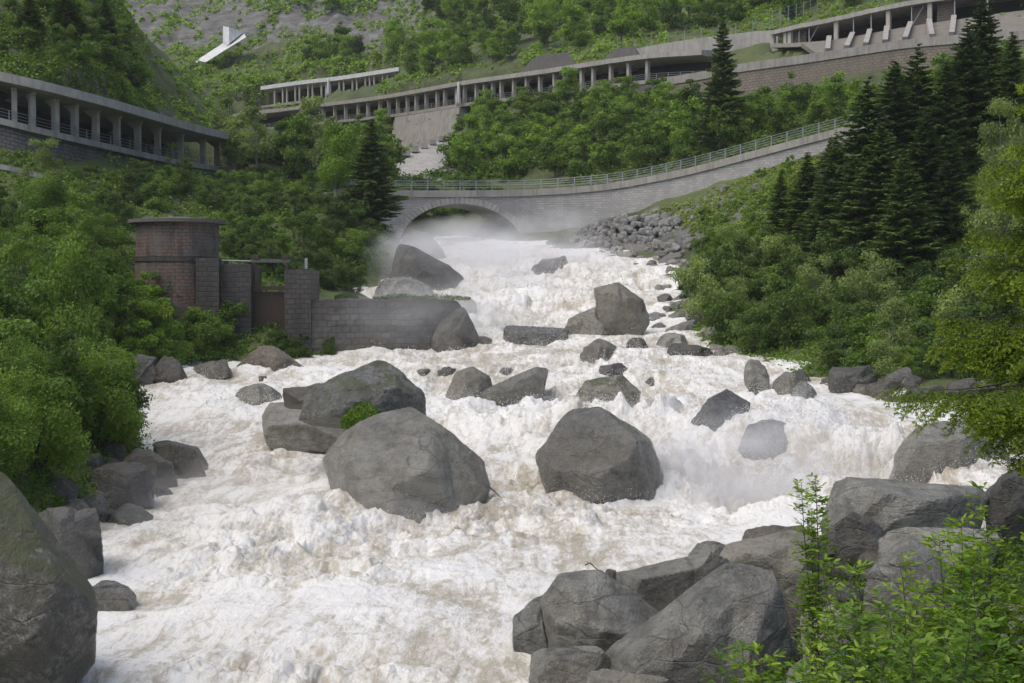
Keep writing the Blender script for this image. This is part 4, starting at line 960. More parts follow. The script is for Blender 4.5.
# left bank, lower
LBD=[('square dark boulder furthest out on the left bank',[(150,470),(152,446),(172,440),(198,443),(208,458),(204,478),(180,488)],50,4,'rock_dark'),
 ('large smooth dark boulder behind the outermost left bank boulder',[(85,500),(88,474),(105,462),(138,464),(154,480),(152,505),(120,516)],47,3.5,'rock_dark'),
 ('long leaning boulder above the smooth one on the left bank',[(112,470),(126,454),(150,450),(172,462),(178,486),(160,498),(130,490)],49.5,3,'rock_dark'),
 ('small upright stone in the leaves on the left bank',[(100,466),(102,444),(112,438),(122,448),(122,466)],50.5,1.8,'rock_dark'),
 ('low brown stone half hidden by leaves on the left bank',[(38,498),(42,480),(60,476),(76,484),(76,500)],44,2,'rock_dark'),
 ('dark wedge boulder between the smooth boulder and the big mossy one',[(30,560),(34,508),(60,498),(84,506),(100,535),(104,578),(80,592),(50,590)],37.5,3,'rock_dark'),
 ('round dark stone low on the left bank waterline',[(108,530),(112,508),(130,502),(150,512),(150,530),(130,540)],45,2.4,'rock_dark'),
 ('small stone wedged above the waterline on the left bank',[(76,510),(80,496),(100,494),(110,508),(108,520),(90,524)],44,1.8,'rock_dark'),
 ('low splash washed stone at the left waterline',[(84,604),(96,588),(112,580),(130,588),(136,602),(114,612)],39,2.2,'rock_wet'),
 ('splash washed stone upstream of the lowest left stone',[(100,556),(104,546),(116,545),(124,554),(118,564)],43,1.4,'rock_wet'),
 ('small dark stone beside the outermost left bank boulder',[(150,506),(154,488),(168,486),(176,498),(166,510)],48,1.5,'rock_dark'),
 ('smooth low stone filling the gap on the left bank',[(118,506),(122,490),(142,488),(156,500),(150,516)],46.5,1.8,'rock_dark'),
 ('grey stone under the leafy branch at the left bank edge',[(60,520),(66,500),(82,498),(92,512),(86,530)],41,2,'rock_dark')]
for l,o_,d_,t_2,mt in LBD: B(l,o_,ground=True,th=t_2*1.15,mat=mt,water=False,drop=.8)
B('huge moss covered boulder in the lower left corner', [(-120,720),(-120,470),(-40,455),(0,472),(24,496),(52,538),(74,560),(94,590),(100,625),(94,662),(70,690),(0,720)], D=30, th=5.5,
  front=[(0,560,1.8),(60,575,1.6),(86,610,1.0),(30,640,2.2),(0,500,.6)], mat='rock_mossier', sub_=6, water=False, rough=1.1)
# right foreground group
RB_=[('largest foreground boulder, a broad brown grey wedge rising to the right at the bottom',[(588,700),(600,665),(640,625),(690,590),(742,566),(772,572),(788,600),(792,640),(780,700),(700,715)],31.5,5,'rock',[(700,600,.9),(680,640,1.6),(745,640,1.6),(640,660,1.4),(770,590,.5)],6),
 ('angular brown boulder with a twig on its top at the left of the foreground heap',[(540,600),(560,574),(580,566),(602,570),(632,592),(668,618),(676,630),(660,645),(600,650),(566,645),(546,625)],33.5,3.2,'rock',[(556,600,1.0),(585,585,.6),(600,630,1.4),(650,630,1.0)],6),
 ('wet stone with a rivulet left of the angular brown boulder',[(514,640),(518,610),(530,592),(545,588),(568,620),(572,650),(545,660),(522,656)],34.5,2.4,'rock_wet',[],5),
 ('tilted flat slab roofing a dark hollow in the foreground heap',[(612,577),(640,568),(680,558),(712,553),(714,566),(690,580),(650,592),(630,588)],37.5,3.2,'rock',[(640,580,1.0),(700,568,1.0)],6),
 ('dark stone inside the hollow under the tilted slab',[(640,612),(650,585),(680,578),(702,588),(704,612),(670,624)],37,2.2,'rock_dark',[],5),
 ('upright dark stone closing the right side of the hollow',[(696,596),(704,562),(722,552),(735,565),(736,595),(715,604)],36.5,1.6,'rock_dark',[],5),
 ('small cap stone showing above the tilted slab',[(688,556),(696,545),(712,541),(730,544),(733,556),(710,562)],40,2,'rock',[],5),
 ('broad grey boulder with a split top behind the largest foreground boulder',[(706,580),(720,556),(745,540),(790,530),(818,536),(824,560),(812,584),(760,592),(720,590)],38.5,4,'rock',[(745,552,1.0),(800,560,1.2)],6),
 ('low flat stone at the water edge upstream of the split top boulder',[(736,545),(742,534),(765,528),(800,528),(812,540),(780,550)],41.5,2.6,'rock_dark',[],5),
 ('round dark stone under the sapling',[(784,606),(786,582),(802,570),(826,574),(836,592),(830,612),(805,618)],33.5,2,'rock_dark',[],5),
 ('pale jagged stone half covered by the foreground leaves',[(802,632),(812,612),(830,604),(850,614),(852,640),(825,650)],29.5,1.8,'rock',[],5),
 ('wide flat topped boulder at the right, the longest of the foreground rocks',[(818,524),(824,498),(850,490),(900,481),(940,484),(980,487),(989,496),(980,518),(940,536),(880,540),(840,536)],43.5,4,'rock',[(850,500,1.2),(935,500,1.6),(880,525,1.6)],6),
 ('dark triangular stone leaning on the wide flat topped boulder',[(836,546),(840,520),(854,510),(872,520),(882,548),(860,556)],40.5,1.6,'rock_dark',[],5),
 ('low grey slab below the wide flat topped boulder',[(856,560),(864,540),(910,530),(965,528),(1000,540),(990,560),(920,570)],39,3,'rock',[],5),
 ('faceted grey boulder with a dark cleft behind the foreground leaves',[(862,600),(872,566),(890,548),(908,540),(935,552),(962,576),(968,600),(930,616),(885,614)],34.5,2.8,'rock',[(905,552,.7),(920,590,1.1)],6),
 ('dark stone between the foreground leaves and the faceted boulder',[(920,620),(930,596),(960,586),(990,600),(994,624)],31,2.2,'rock_dark',[],5),
 ('grey lichened boulder at the right edge of the foreground',[(994,690),(998,640),(1012,612),(1040,600),(1080,610),(1090,690)],17,2,'rock_moss',[],5),
 ('flat wet rock at the bottom edge below the angular brown boulder',[(532,690),(536,662),(560,646),(596,648),(610,666),(600,696)],31.5,2.6,'rock_wet',[],5),
 ('thin slab at the very bottom left of the largest foreground boulder',[(578,700),(584,678),(620,672),(660,678),(664,700)],29,1.6,'rock_wet',[],5),
 ('small pebble like stone on the slope between the two front boulders',[(604,573),(608,568),(616,569),(617,577)],34.5,.4,'rock_dark',[],4),
 ('grey boulder beneath the leaves at the bottom right',[(790,700),(800,660),(830,645),(866,660),(880,700)],26,2,'rock',[],5),
 ('stone at the right water edge behind the foreground shrub',[(985,505),(992,485),(1020,470),(1050,480),(1056,506)],44,2.5,'rock_dark',[],5),
 ('brown boulder under the bottom right shrub',[(880,690),(890,645),(930,630),(975,645),(985,695)],25,2.4,'rock',[],5)]
for l,o_,d_,t_2,mt,fr,sb in RB_: B(l,o_,D=d_,th=t_2,mat=mt,front=fr,sub_=sb,water=False,drop=1.6)
# dead twig lodged on the boulder
tq=P(585,565,32.6); mb=MB(); mb.tube([tq,tq+[.12,0,.05],tq+[.3,0,-.12],tq+[.42,0,-.14]],[.02,.018,.012,.006],5); mb.tube([tq+[.1,0,.04],tq+[.02,0,.10]],[.012,.005],4)
o=ob('dead_twig', mb.mesh(M['wood'])); origin_fix(o); tag(o,'thin dead twig lodged on top of the angular brown foreground boulder','twig')
tq=P(488,486,56); mb=MB(); mb.tube([tq,tq+[.25,0,-.2],tq+[.55,0,-.5]],[.04,.03,.015],5); o=ob('dead_twig', mb.mesh(M['wood'])); origin_fix(o); tag(o,'short dark twig sticking out right of the large sloping boulder','twig')
# loose stones: riprap on the right bank and fringes of small stones along the water
rr=np.random.default_rng(21); RP=[]
for k in range(14):
    v,f=random_rock(500+k,3,(1,.8,.7),rough=.07); RP.append({m_: mesh(v,f,False,None,None,M[m_],'stone') for m_ in ('rock_pale','rock','rock_dark')})
def scatter_stones(poly, n, smin, smax, mat, label, group, name='stone'):
    poly=np.array(poly,float); lo=poly.min(0); hi=poly.max(0); c=0
    while c<n:
        a=rr.uniform(lo[0],hi[0]); b=rr.uniform(lo[1],hi[1]); ins_=False
        for i in range(len(poly)):
            p1=poly[i]; p2=poly[i-1]
            if (p1[1]>b)!=(p2[1]>b) and a<(p2[0]-p1[0])*(b-p1[1])/(p2[1]-p1[1])+p1[0]: ins_=not ins_
        if not ins_: continue
        x,y,z=hit([a],[b]); s_=rr.uniform(smin,smax)
        o=ob(name, RP[rr.integers(14)][mat], None, (x[0],y[0],z[0]+s_*.15)); o.scale=(s_,s_,s_); o.rotation_euler=(rr.uniform(-.3,.3),rr.uniform(-.3,.3),rr.uniform(0,6.3)); tag(o,label,'stone',group); c+=1
scatter_stones([(636,268),(684,264),(700,300),(690,335),(655,332),(640,300)],50,.45,1.15,'rock_pale','pale angular riprap stone on the bank below the dry stone wall','riprap stones below the dry stone wall')
scatter_stones([(572,240),(690,244),(694,268),(640,268),(582,254)],50,.45,1.0,'rock_pale','pale angular stone tumbled at the foot of the dry stone wall','stones at the foot of the dry stone wall')
scatter_stones([(640,318),(700,330),(745,352),(745,364),(700,358),(650,345)],16,.4,1.0,'rock','grey stone on the right bank edge beside the side channel','stones at the side channel')
scatter_stones([(745,362),(830,380),(1020,396),(1020,408),(860,404),(750,376)],26,.4,1.1,'rock_dark','dark wet stone along the foot of the right hand bushes','stones along the right waterline')
scatter_stones([(110,384),(190,368),(300,362),(300,370),(190,380),(118,392)],14,.35,.8,'rock_dark','dark stone along the waterline below the tower','stones below the tower')
scatter_stones([(100,450),(200,470),(205,490),(150,530),(100,570),(60,520)],22,.3,.75,'rock_dark','small dark stone wedged among the left bank boulders','small stones of the left bank')
scatter_stones([(600,600),(700,580),(860,540),(985,540),(985,660),(700,700),(600,660)],60,.25,.75,'rock_dark','small dark stone wedged in the foreground boulder heap','small stones of the foreground heap')
scatter_stones([(380,300),(400,262),(440,276),(470,292),(420,300)],10,.5,1.3,'rock_dark','dark wet rock on the ledge left of the upper fall','rocks on the ledge')
scatter_stones([(400,182),(450,170),(470,182),(420,188)],10,.5,1.2,'rock_pale','pale stone below the concrete chute beside the bridge','stones below the chute')
scatter_stones([(600,190),(760,185),(740,230),(650,235)],8,.3,.8,'rock_pale','pale stone scattered on the grass below the bridge wall','stones on the grass slope')
# ------------------------------------------------------------------ water object
q=WATER['q']; h=WATER['h']; keep=WATER['keep']
_e=P(358,505,56); SPL.append((_e[0],_e[1],3.2,.9)); _e=P(545,480,64); SPL.append((_e[0],_e[1],2.0,.5)); _e=P(585,512,58.5); SPL.append((_e[0],_e[1],1.6,.5))
for (bx,by,r,dh) in SPL:
    d=np.hypot(q[:,0]-bx,q[:,1]-by); h=h+dh*np.exp(-(d/r)**2)
full=np.zeros(len(WQ)); full[keep]=h; nR,nCc=len(rows),len(cols)
xx=WQ[:,0].copy(); yy=WQ[:,1].copy()
# overturn the crests a little: shift sideways by noise so that they are not a pure height field
jit=np.zeros((len(WQ),2)); jit[keep]=np.c_[fbm(np.c_[q,h]*.9,2,71), fbm(np.c_[q,h]*.9,2,72)]*(.22*(1-.8*steep))[:,None]
xx+=jit[:,0]; yy+=jit[:,1]
ii=np.arange(nR*nCc).reshape(nR,nCc); kq=keep.reshape(nR,nCc)
fq=np.stack([ii[:-1,:-1],ii[:-1,1:],ii[1:,1:],ii[1:,:-1]],-1); mk=kq[:-1,:-1]&kq[:-1,1:]&kq[1:,1:]&kq[1:,:-1]; fq=fq[mk]
silt=np.zeros(len(WQ)); silt[keep]=.50+.55*(.5-WATER['s1'])+.35*(.5-WATER['s2'])+.25*WATER['big']
used=np.unique(fq); remap=-np.ones(len(WQ),int); remap[used]=np.arange(len(used))
uvw=np.c_[xx, yy*.8+full*1.3]
wo=ob('water', mesh(np.c_[xx,yy,full][used], remap[fq], True, uvw[used], silt[used], M['water'],'water')); tag(wo,'churning white water of the river in flood',None,None,'structure')
# ------------------------------------------------------------------ vegetation
vr = np.random.default_rng(77)
def leafquads(c, size, up=.5, rg=vr, aspect=.55, out=None, t=None):
    """one rhombus leaf per centre"""
    n=len(c); nrm = rg.normal(size=(n,3)); nrm/=np.linalg.norm(nrm,axis=1)[:,None]
    if out is not None: nrm = nrm*.75+out*.6
    nrm[:,2]+=up; nrm/=np.linalg.norm(nrm,axis=1)[:,None]
    a = np.cross(nrm, rg.normal(size=(n,3))); a/=np.linalg.norm(a,axis=1)[:,None]+1e-9; b=np.cross(nrm,a)
    s = (size*rg.uniform(.6,1.3,n))[:,None]
    v = np.stack([c-a*s, c+b*s*aspect+nrm*s*.12, c+a*s, c-b*s*aspect+nrm*s*.12],1).reshape(-1,3)
    tt = np.repeat(rg.uniform(0,1,n) if t is None else np.clip(t+rg.normal(0,.18,n),0,1),4)
    return v, np.arange(4*n).reshape(n,4), tt
def crown_pts(rg, n, W, H, lobes, z0=0.0, dens=.75):
    """points in the outer part of leafy lobes arranged in an uneven crown; returns points, outward dirs, lobe tint"""
    cs=[];rs=[]
    for k in range(lobes):
        a=rg.uniform(0,6.283); z=rg.uniform(.0,1.0); rr_=math.sqrt(rg.uniform(0,1))*(1-abs(z-.4)**1.6*.9)
        cs.append((math.cos(a)*rr_*W*.42, math.sin(a)*rr_*W*.42, z0+z*H*.86+.07*H)); rs.append(rg.uniform(.13,.25)*min(W,H)*(1.15-.45*z))
    cs=np.array(cs); rs=np.array(rs); k=rg.choice(lobes, n, p=rs**2/np.sum(rs**2)); d=rg.normal(size=(n,3)); d/=np.linalg.norm(d,axis=1)[:,None]
    r = rs[k]*np.power(rg.uniform(.05,1,n), .45)*(1+.35*vn(d*2.3+k[:,None]*3.7,5))
    p = cs[k]+d*r[:,None]*np.array([1.15,1.15,.75])
    tint = rg.uniform(.2,.8,lobes)[k]
    return p, d, tint, cs, rs
def make_bush(name, seed, W, H, lobes, n, leaf, mat, bark='bark', trunk=None, z0=0.05, stems=5, tr=.05):
    rg=np.random.default_rng(seed); p,d,t,cs,rs=crown_pts(rg,n,W,H-(trunk or 0),lobes,(trunk or 0)+z0)
    v,f,tt=leafquads(p,leaf,.45,rg,out=d,t=t)
    mb=MB()
    if trunk:
        top=np.array([rg.normal(0,.03*H),rg.normal(0,.03*H),trunk*1.15]); mb.tube([[0,0,-.4],[top[0]*.4,top[1]*.4,trunk*.5],top,[top[0]*1.4,top[1]*1.4,H*.85]],[tr*1.4,tr*1.05,tr*.8,tr*.2],6)
        for k in rg.choice(len(cs),min(len(cs),stems+6),replace=False): mb.tube([top*rg.uniform(.7,1.1),(top+cs[k])/2+[0,0,-.04*H],cs[k]],[tr*.5,tr*.3,tr*.12],4)
    else:
        for k in rg.choice(len(cs),min(len(cs),stems+4),replace=False): mb.tube([[rg.normal(0,.06*W),rg.normal(0,.06*W),-.3],cs[k]*[.5,.5,.6],cs[k]],[tr,tr*.7,tr*.25],4)
    return mesh(v,f,False,None,tt,M[mat],'foliage'), mb.mesh(M[bark]), name, bool(trunk)
def place_plant(kind, x, y, z, s, label, cat, group=None, rz=None, sz=None):
    fm,sm,name,tr=kind; e=empty(name,(x,y,z),vr.uniform(0,6.28) if rz is None else rz); e.scale=(s,s,s*(sz or 1)); tag(e,label,cat,group)
    ob('crown' if tr else 'foliage', fm, e); ob('trunk' if tr else 'stems', sm, e); return e
def make_spruce(seed, H, R_, mat='needle', whorl=.42, dens=1.0, droop=.25, ls=.22, bare=.06):
    rg=np.random.default_rng(seed); C_=[];A=[];S=[];T=[]; mb=MB(); mb.tube([[0,0,-.5],[0,0,H*.5],[0,0,H*.99]],[H*.014,H*.009,.02],7)
    z=H*bare
    while z<H*.99:
        u=(z-H*bare)/(H*(1-bare)); L0=R_*(1-u)**.85*(1-.25*(1-min(1,u*6)))+.12; nb=int(rg.integers(6,10)*(1-.35*u))+1
        ph=rg.uniform(0,6.28)
        for k in range(nb):
            a=ph+k*6.283/nb+rg.normal(0,.18); L=L0*rg.uniform(.6,1.12); dr=droop*rg.uniform(.6,1.5)*(1-.6*u); dirr=np.array([math.cos(a),math.sin(a),0]); side=np.array([-dirr[1],dirr[0],0])
            zz=z+rg.normal(0,.22); m=max(4,int(L/ls*2.6*dens)); t=np.linspace(.12,1,m)
            spine=np.array([0,0,zz])+dirr*(t*L)[:,None]+np.array([0,0,1])*(-dr*L*t**1.3+.16*L*t**3+.10*L*t)[:,None]
            if L>1.2: mb.tube(spine[::max(1,m//4)],np.linspace(.035,.008,len(spine[::max(1,m//4)])),3)
            for sgn in (-1,0,1):
                ln=L*(.34*(1-t)+.10)+.10; ln=np.minimum(ln, .9)
                dv=dirr*(.75+.2*rg.uniform(size=(m,1)))+side*sgn*rg.uniform(.5,1.0,(m,1))+np.array([0,0,-1.])*rg.uniform(.1,1.0,(m,1)); dv/=np.linalg.norm(dv,axis=1)[:,None]
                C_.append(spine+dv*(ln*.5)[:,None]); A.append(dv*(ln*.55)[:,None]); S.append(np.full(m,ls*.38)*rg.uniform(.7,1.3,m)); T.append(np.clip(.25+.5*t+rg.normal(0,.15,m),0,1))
        z+=whorl*rg.uniform(.7,1.2)*(1-.45*u)
    c=np.vstack(C_);a=np.vstack(A);s=np.concatenate(S)[:,None];T=np.concatenate(T); b=np.cross(a,rg.normal(size=a.shape)*.5+[0,0,1]); b/=np.linalg.norm(b,axis=1)[:,None]+1e-9
    v=np.stack([c-a,c+b*s-a*.1+[0,0,-.03],c+a,c-b*s-a*.1+[0,0,-.03]],1).reshape(-1,3)
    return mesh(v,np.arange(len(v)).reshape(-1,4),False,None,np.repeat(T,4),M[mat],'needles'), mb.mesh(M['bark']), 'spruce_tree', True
def inpoly(a,b,poly):
    a=np.asarray(a);b=np.asarray(b);r=np.zeros(len(a),bool);poly=np.array(poly,float)
    for i in range(len(poly)):
        p1=poly[i];p2=poly[i-1]; m=(p1[1]>b)!=(p2[1]>b); r^=m&(a<(p2[0]-p1[0])*(b-p1[1])/(p2[1]-p1[1]+1e-12)+p1[0])
    return r
ALLP=[]
for kk in PT: 
    p,s=PT[kk]; n_,t_=norms(p); W_={'left':8,'long':8.5,'small':7,'bridge':6.5,'wall':1,'upper':8,'fence':1}[kk]
    for o_ in np.arange(-.5,W_+.1,1.5): ALLP.append(np.c_[p[::3,0]+n_[::3,0]*o_,p[::3,1]+n_[::3,1]*o_])
ALLP=np.vstack(ALLP)
def clear(x,y,r):
    return np.array([np.min((ALLP[:,0]-a)**2+(ALLP[:,1]-b)**2)>rr_*rr_ for a,b,rr_ in zip(x,y,np.broadcast_to(r,len(x)))])
def field(poly, n, kinds, smin, smax, label, cat, group, gap=1.0, margin=1.2, labels=None, szr=(.85,1.25)):
    """plants with their feet on the ground seen inside a region"""
    poly=np.array(poly,float); lo=poly.min(0); hi=poly.max(0); got=[]; tries=0
    while len(got)<n and tries<n*40:
        tries+=1; a=vr.uniform(lo[0],hi[0]); b=vr.uniform(lo[1],hi[1])
        if not inpoly([a],[b],poly)[0]: continue
        x,y,z=hit([a],[b]); x,y,z=float(x[0]),float(y[0]),float(z[0])
        if any(math.hypot(x-q[0],y-q[1])<gap for q in got): continue
        if 335<a<440 and b<52 and y>380: continue
        if sdriv([[x,y]])[0]<.8 or not clear([x],[y],margin)[0]: continue
        got.append((x,y,z)); k=kinds[vr.integers(len(kinds))]; s=vr.uniform(smin,smax)
        place_plant(k,x,y,z-.1,s,label,cat,group,sz=vr.uniform(*szr))
    return got
# kinds. far: seen from 150 m and more, mid: 60 to 150 m
FARB=[make_bush('leafy_tree',100+k,4.6,5.4,16,2600,.19,'leaf',trunk=.9,tr=.09) for k in range(5)]
FARW=[make_bush('leafy_tree',120+k,4.6,5.6,15,2400,.19,'leaf_bright',trunk=.9,tr=.09) for k in range(3)]
FARP=[make_bush('leafy_tree',140+k,4.8,7.2,18,3000,.17,'leaf_pale','bark_pale',trunk=1.6,tr=.09) for k in range(3)]
MIDB=[make_bush('shrub',160+k,3.6,2.7,15,4600,.085,'leaf',stems=6,tr=.035) for k in range(4)]
MIDD=[make_bush('shrub',180+k,3.8,3.0,15,4600,.09,'leaf_dark',stems=6,tr=.035) for k in range(4)]
MIDW=[make_bush('shrub',200+k,3.4,2.3,14,4200,.085,'leaf_bright',stems=6,tr=.03) for k in range(2)]
MIDP=[make_bush('willow_shrub',220+k,3.8,3.4,16,5200,.075,'leaf_pale','bark_pale',stems=7,tr=.035) for k in range(3)]
NEARL=[make_bush('shrub',240+k,3.2,3.4,20,15000,.05,'leaf',stems=8,tr=.035) for k in range(3)]
SPR=[make_spruce(300+k,18,3.6+.3*k,ls=.24,whorl=.45,droop=.35) for k in range(4)]
# --- left bank near
field([(-40,500),(-40,380),(60,360),(120,400),(150,440),(120,448),(80,460),(30,490)],16,NEARL+MIDD,.9,1.35,'dense leafy shrub overhanging the boulders of the left bank','shrub','shrubs over the left bank boulders',gap=1.6,margin=.5)
field([(-40,390),(-40,250),(90,230),(120,300),(110,380),(60,400)],20,NEARL+MIDB,1.1,1.8,'tall leafy shrub on the steep left bank','shrub','tall shrubs on the left bank',gap=2.2)
field([(60,350),(110,290),(135,300),(190,330),(235,345),(235,362),(190,368),(120,380)],28,MIDB+MIDW,.85,1.45,'bright green shrub in front of the intake tower','shrub','shrubs in front of the tower',gap=1.3,margin=.2)
field([(240,352),(300,345),(330,352),(330,364),(262,362)],7,MIDD,.3,.55,'low shrub at the foot of the sluice gate','shrub','shrubs at the sluice gate',gap=.8,margin=.1)
field([(-40,250),(-40,205),(60,208),(125,214),(130,290),(90,240)],22,MIDD+MIDB,.7,1.2,'green shrub on the slope under the left gallery wall','shrub','shrubs under the left gallery',gap=2.4)
field([(125,215),(130,185),(240,185),(380,195),(385,245),(330,290),(225,250),(215,215)],46,MIDD+MIDB,.8,1.35,'dark green shrub on the slope behind the tower','shrub','shrubs on the slope behind the tower',gap=2.3)
field([(215,250),(330,285),(365,294),(320,298),(225,262)],12,MIDD,.6,1.0,'low dark shrub on the bank behind the sluice gate','shrub','low shrubs behind the sluice gate',gap=1.5,margin=.2)
# --- trees behind and around the left end of the bridge
field([(232,172),(240,162),(400,170),(395,182),(300,186),(232,180)],24,FARB+FARP,.9,1.3,'leafy tree left of the arch bridge','tree','trees left of the bridge',gap=3.2,margin=1)
field([(238,172),(250,157),(390,148),(395,160),(330,174)],18,FARB+FARP+FARW,.8,1.2,'leafy tree below the far end of the long gallery','tree','trees below the far end of the long gallery',gap=4)
# --- slope between bridge road and long gallery
field([(450,180),(470,130),(520,108),(600,104),(690,100),(740,125),(830,112),(900,100),(1010,88),(1010,100),(880,112),(800,132),(740,152),(690,165),(600,182),(470,186)],88,FARB+FARB+FARW,.75,1.15,'bushy green tree on the slope between the bridge road and the long gallery','tree','trees between the bridge and the long gallery',gap=3.2,margin=1.4)
# --- above the long gallery
field([(410,80),(500,66),(640,44),(760,22),(760,-5),(320,-5),(340,40),(300,66),(400,62)],110,FARB+FARW,.9,1.7,'rounded green tree on the high slope above the long gallery','tree','trees above the long gallery',gap=5,margin=2.2)
field([(385,128),(460,120),(465,135),(440,136),(400,140)],2,FARB,.4,.6,'small tree at the foot of the curved wall below the long gallery','tree','trees at the foot of the curved wall',gap=4,margin=1)
field([(-40,60),(30,60),(60,70),(50,-10),(-40,-10)],9,FARB+MIDD,.6,.9,'dark bush on the cliff at the upper left corner','shrub','bushes on the upper left cliff',gap=3,margin=1.2)
field([(700,30),(860,14),(1000,-6),(700,-6)],14,FARB,1.0,1.6,'green tree above the upper right gallery','tree','trees above the upper right gallery',gap=4,margin=2.5)
# --- cliff above left gallery
field([(60,75),(110,90),(150,110),(120,40),(80,10),(50,30)],18,FARB+MIDB,.7,1.1,'green bush clinging to the rocky spur above the left gallery','shrub','bushes on the spur above the left gallery',gap=2.6,margin=1.2)
# --- right slope
field([(690,330),(700,260),(760,250),(800,270),(920,290),(1000,360),(900,385),(830,378),(750,358)],48,MIDB+MIDP+MIDD,.8,1.5,'soft green shrub on the right bank below the spruces','shrub','shrubs on the right bank',gap=1.9)
field([(690,250),(700,215),(770,205),(790,250),(740,270)],16,MIDB+MIDW,.5,.9,'small green bush on the grassy right slope','shrub','small bushes on the right slope',gap=1.6)
field([(900,300),(940,240),(1040,230),(1060,340),(980,340)],16,MIDD+MIDP,.8,1.3,'dull green shrub under the right hand trees','shrub','shrubs under the right hand trees',gap=2.2)
field([(745,150),(800,150),(790,175),(760,178)],4,MIDW,.4,.6,'small bright bush just below the bridge road wall','shrub','bushes below the bridge road wall',gap=2)
field([(840,360),(1040,368),(1040,390),(900,388),(850,376)],16,MIDD+MIDB,.45,.8,'low shrub at the right hand waterline','shrub','shrubs at the right waterline',gap=1.3,margin=.1)
field([(408,206),(505,206),(505,224),(408,224)],12,MIDD+MIDB,.8,1.5,'green shrub on the far bank seen through the arch','shrub','shrubs seen through the arch',gap=1.6,margin=1)
# --- spruces: (px of the trunk, py of the foot, py of the tip)
def spruce(px, pyb, pyt, D, label, group=None, k=None, wide=1.0):
    foot=P(px,pyb,D); tip=P(px,pyt,D); z=float(gz(foot[0],foot[1])[0]); H=tip[2]-z
    kd=SPR[vr.integers(len(SPR)) if k is None else k]; s=H/18.0
    e=place_plant(kd,foot[0],foot[1],z-.2,s,label,'spruce tree',group); e.scale=(s*wide*1.4,s*wide*1.4,s*1.01); e.rotation_euler[0]=vr.normal(0,.012); return e
spruce(722,170,16,186,'tall dark spruce standing alone in front of the tan retaining wall',k=0,wide=.8)
spruce(372,205,117,166,'dark spruce at the left end of the arch bridge',k=1,wide=1.2)
for i,(a,b,c,d,w_) in enumerate([(780,300,170,138,1.0),(806,310,150,135,1.15),(835,320,130,130,1.0),(868,330,78,128,1.0),(893,330,60,132,1.1),(880,330,120,120,1.1),(852,330,150,122,1.1),(915,320,45,134,1.0),(945,310,60,132,1.1),(925,320,110,124,1.2),(982,300,-10,140,.85),(965,310,20,136,.9),(1010,300,30,134,1.0),(1045,300,20,130,1.0),(905,330,150,116,1.1),(830,300,135,145,1.1),(950,320,130,120,1.0)]):
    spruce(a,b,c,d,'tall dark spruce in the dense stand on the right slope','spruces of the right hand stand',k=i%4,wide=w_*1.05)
for a,b,c,w_ in ((106,46,-6,1.0),(66,34,-14,1.3),(80,40,4,1.0),(30,36,-10,1.3)): spruce(a,b,c,float(hit([a],[b])[1][0]),'small dark spruce on the crest of the spur above the left gallery','spruces on the left spur',wide=w_)
for a,b,c,d in ((430,30,-20,440),(445,20,-25,430),(560,10,-30,360),(585,5,-25,350)): spruce(a,b,c,d,'dark spruce high on the slope above the long gallery','spruces high above the long gallery')
# --- single trees that stand out
def tree_at(kind, px, pyt, D, label, cat='tree', wide=1.0, hk=5.5):
    x=Xat(px,D); z=float(gz(x,D)[0]); H=P(px,pyt,D)[2]-z; s=H/hk; e=place_plant(kind,x,D,z-.1,s,label,cat); e.scale=(s*wide,s*wide,s); return e
BRD=make_bush('leafy_tree',401,5.0,6.0,26,9000,.10,'leaf_bright',trunk=1.4,tr=.10)
tree_at(BRD,336,122,172,'bright green round topped tree beside the dark spruce at the bridge',hk=6.0,wide=.8)
tree_at(BRD,622,118,212,'fresh light green tree standing out among the bushes below the long gallery',hk=6,wide=.7)
PAL=make_bush('birch_tree',402,4.2,9.0,34,16000,.085,'leaf_pale','bark_pale',trunk=1.2,tr=.09)
tree_at(PAL,1003,92,100,'pale grey green birch at the right edge in front of the spruces',hk=9.0,wide=.6)
tree_at(PAL,1040,150,85,'pale birch partly cut off by the right edge of the frame',hk=9.0,wide=.6)
tree_at(PAL,45,135,118,'feathery green tree rising in front of the left gallery wall',hk=9,wide=.9)
tree_at(FARP[0],228,90,232,'slender pale tree behind the end of the left gallery',hk=7.2,wide=.7)
tree_at(NEARL[0],70,240,72,'tall leafy tree like shrub in front of the left slope',hk=3.4,wide=.62)
tree_at(NEARL[1],20,330,58,'bushy leaning shrub at the left edge of the frame',hk=3.4,wide=.8)
TREES_DONE=True
# grass tuft between the central boulders
def tuft(x,y,z,r,h,n,leaf,mat,label,cat,name='grass_tuft'):
    rg=np.random.default_rng(int(abs(x*100))+7); a=rg.uniform(0,6.28,n); q=np.sqrt(rg.uniform(0,1,n)); c=np.c_[x+r*q*np.cos(a),y+.6*r*q*np.sin(a),z+rg.uniform(0,1,n)*h*(1-q*.6)]
    v,f,t=leafquads(c,leaf,.4,rg,.3); o=ob(name,mesh(v,f,False,None,t,M[mat])); origin_fix(o); tag(o,label,cat); return o
q=P(364,426,60.2); tuft(q[0],q[1],q[2]-.1,1.0,1.35,5200,.07,'leaf_bright','bright green grassy clump growing between the central boulders','plant')
q=P(402,424,60.0); tuft(q[0],q[1],q[2]-.1,.8,.45,1500,.06,'leaf_bright','low green strand of grass on the ridge of the large sloping boulder','plant')
q=P(600,334,121); tuft(q[0],q[1],q[2]-.1,2.4,.7,1500,.12,'leaf_bright','strip of grass below the split boulder','plant')
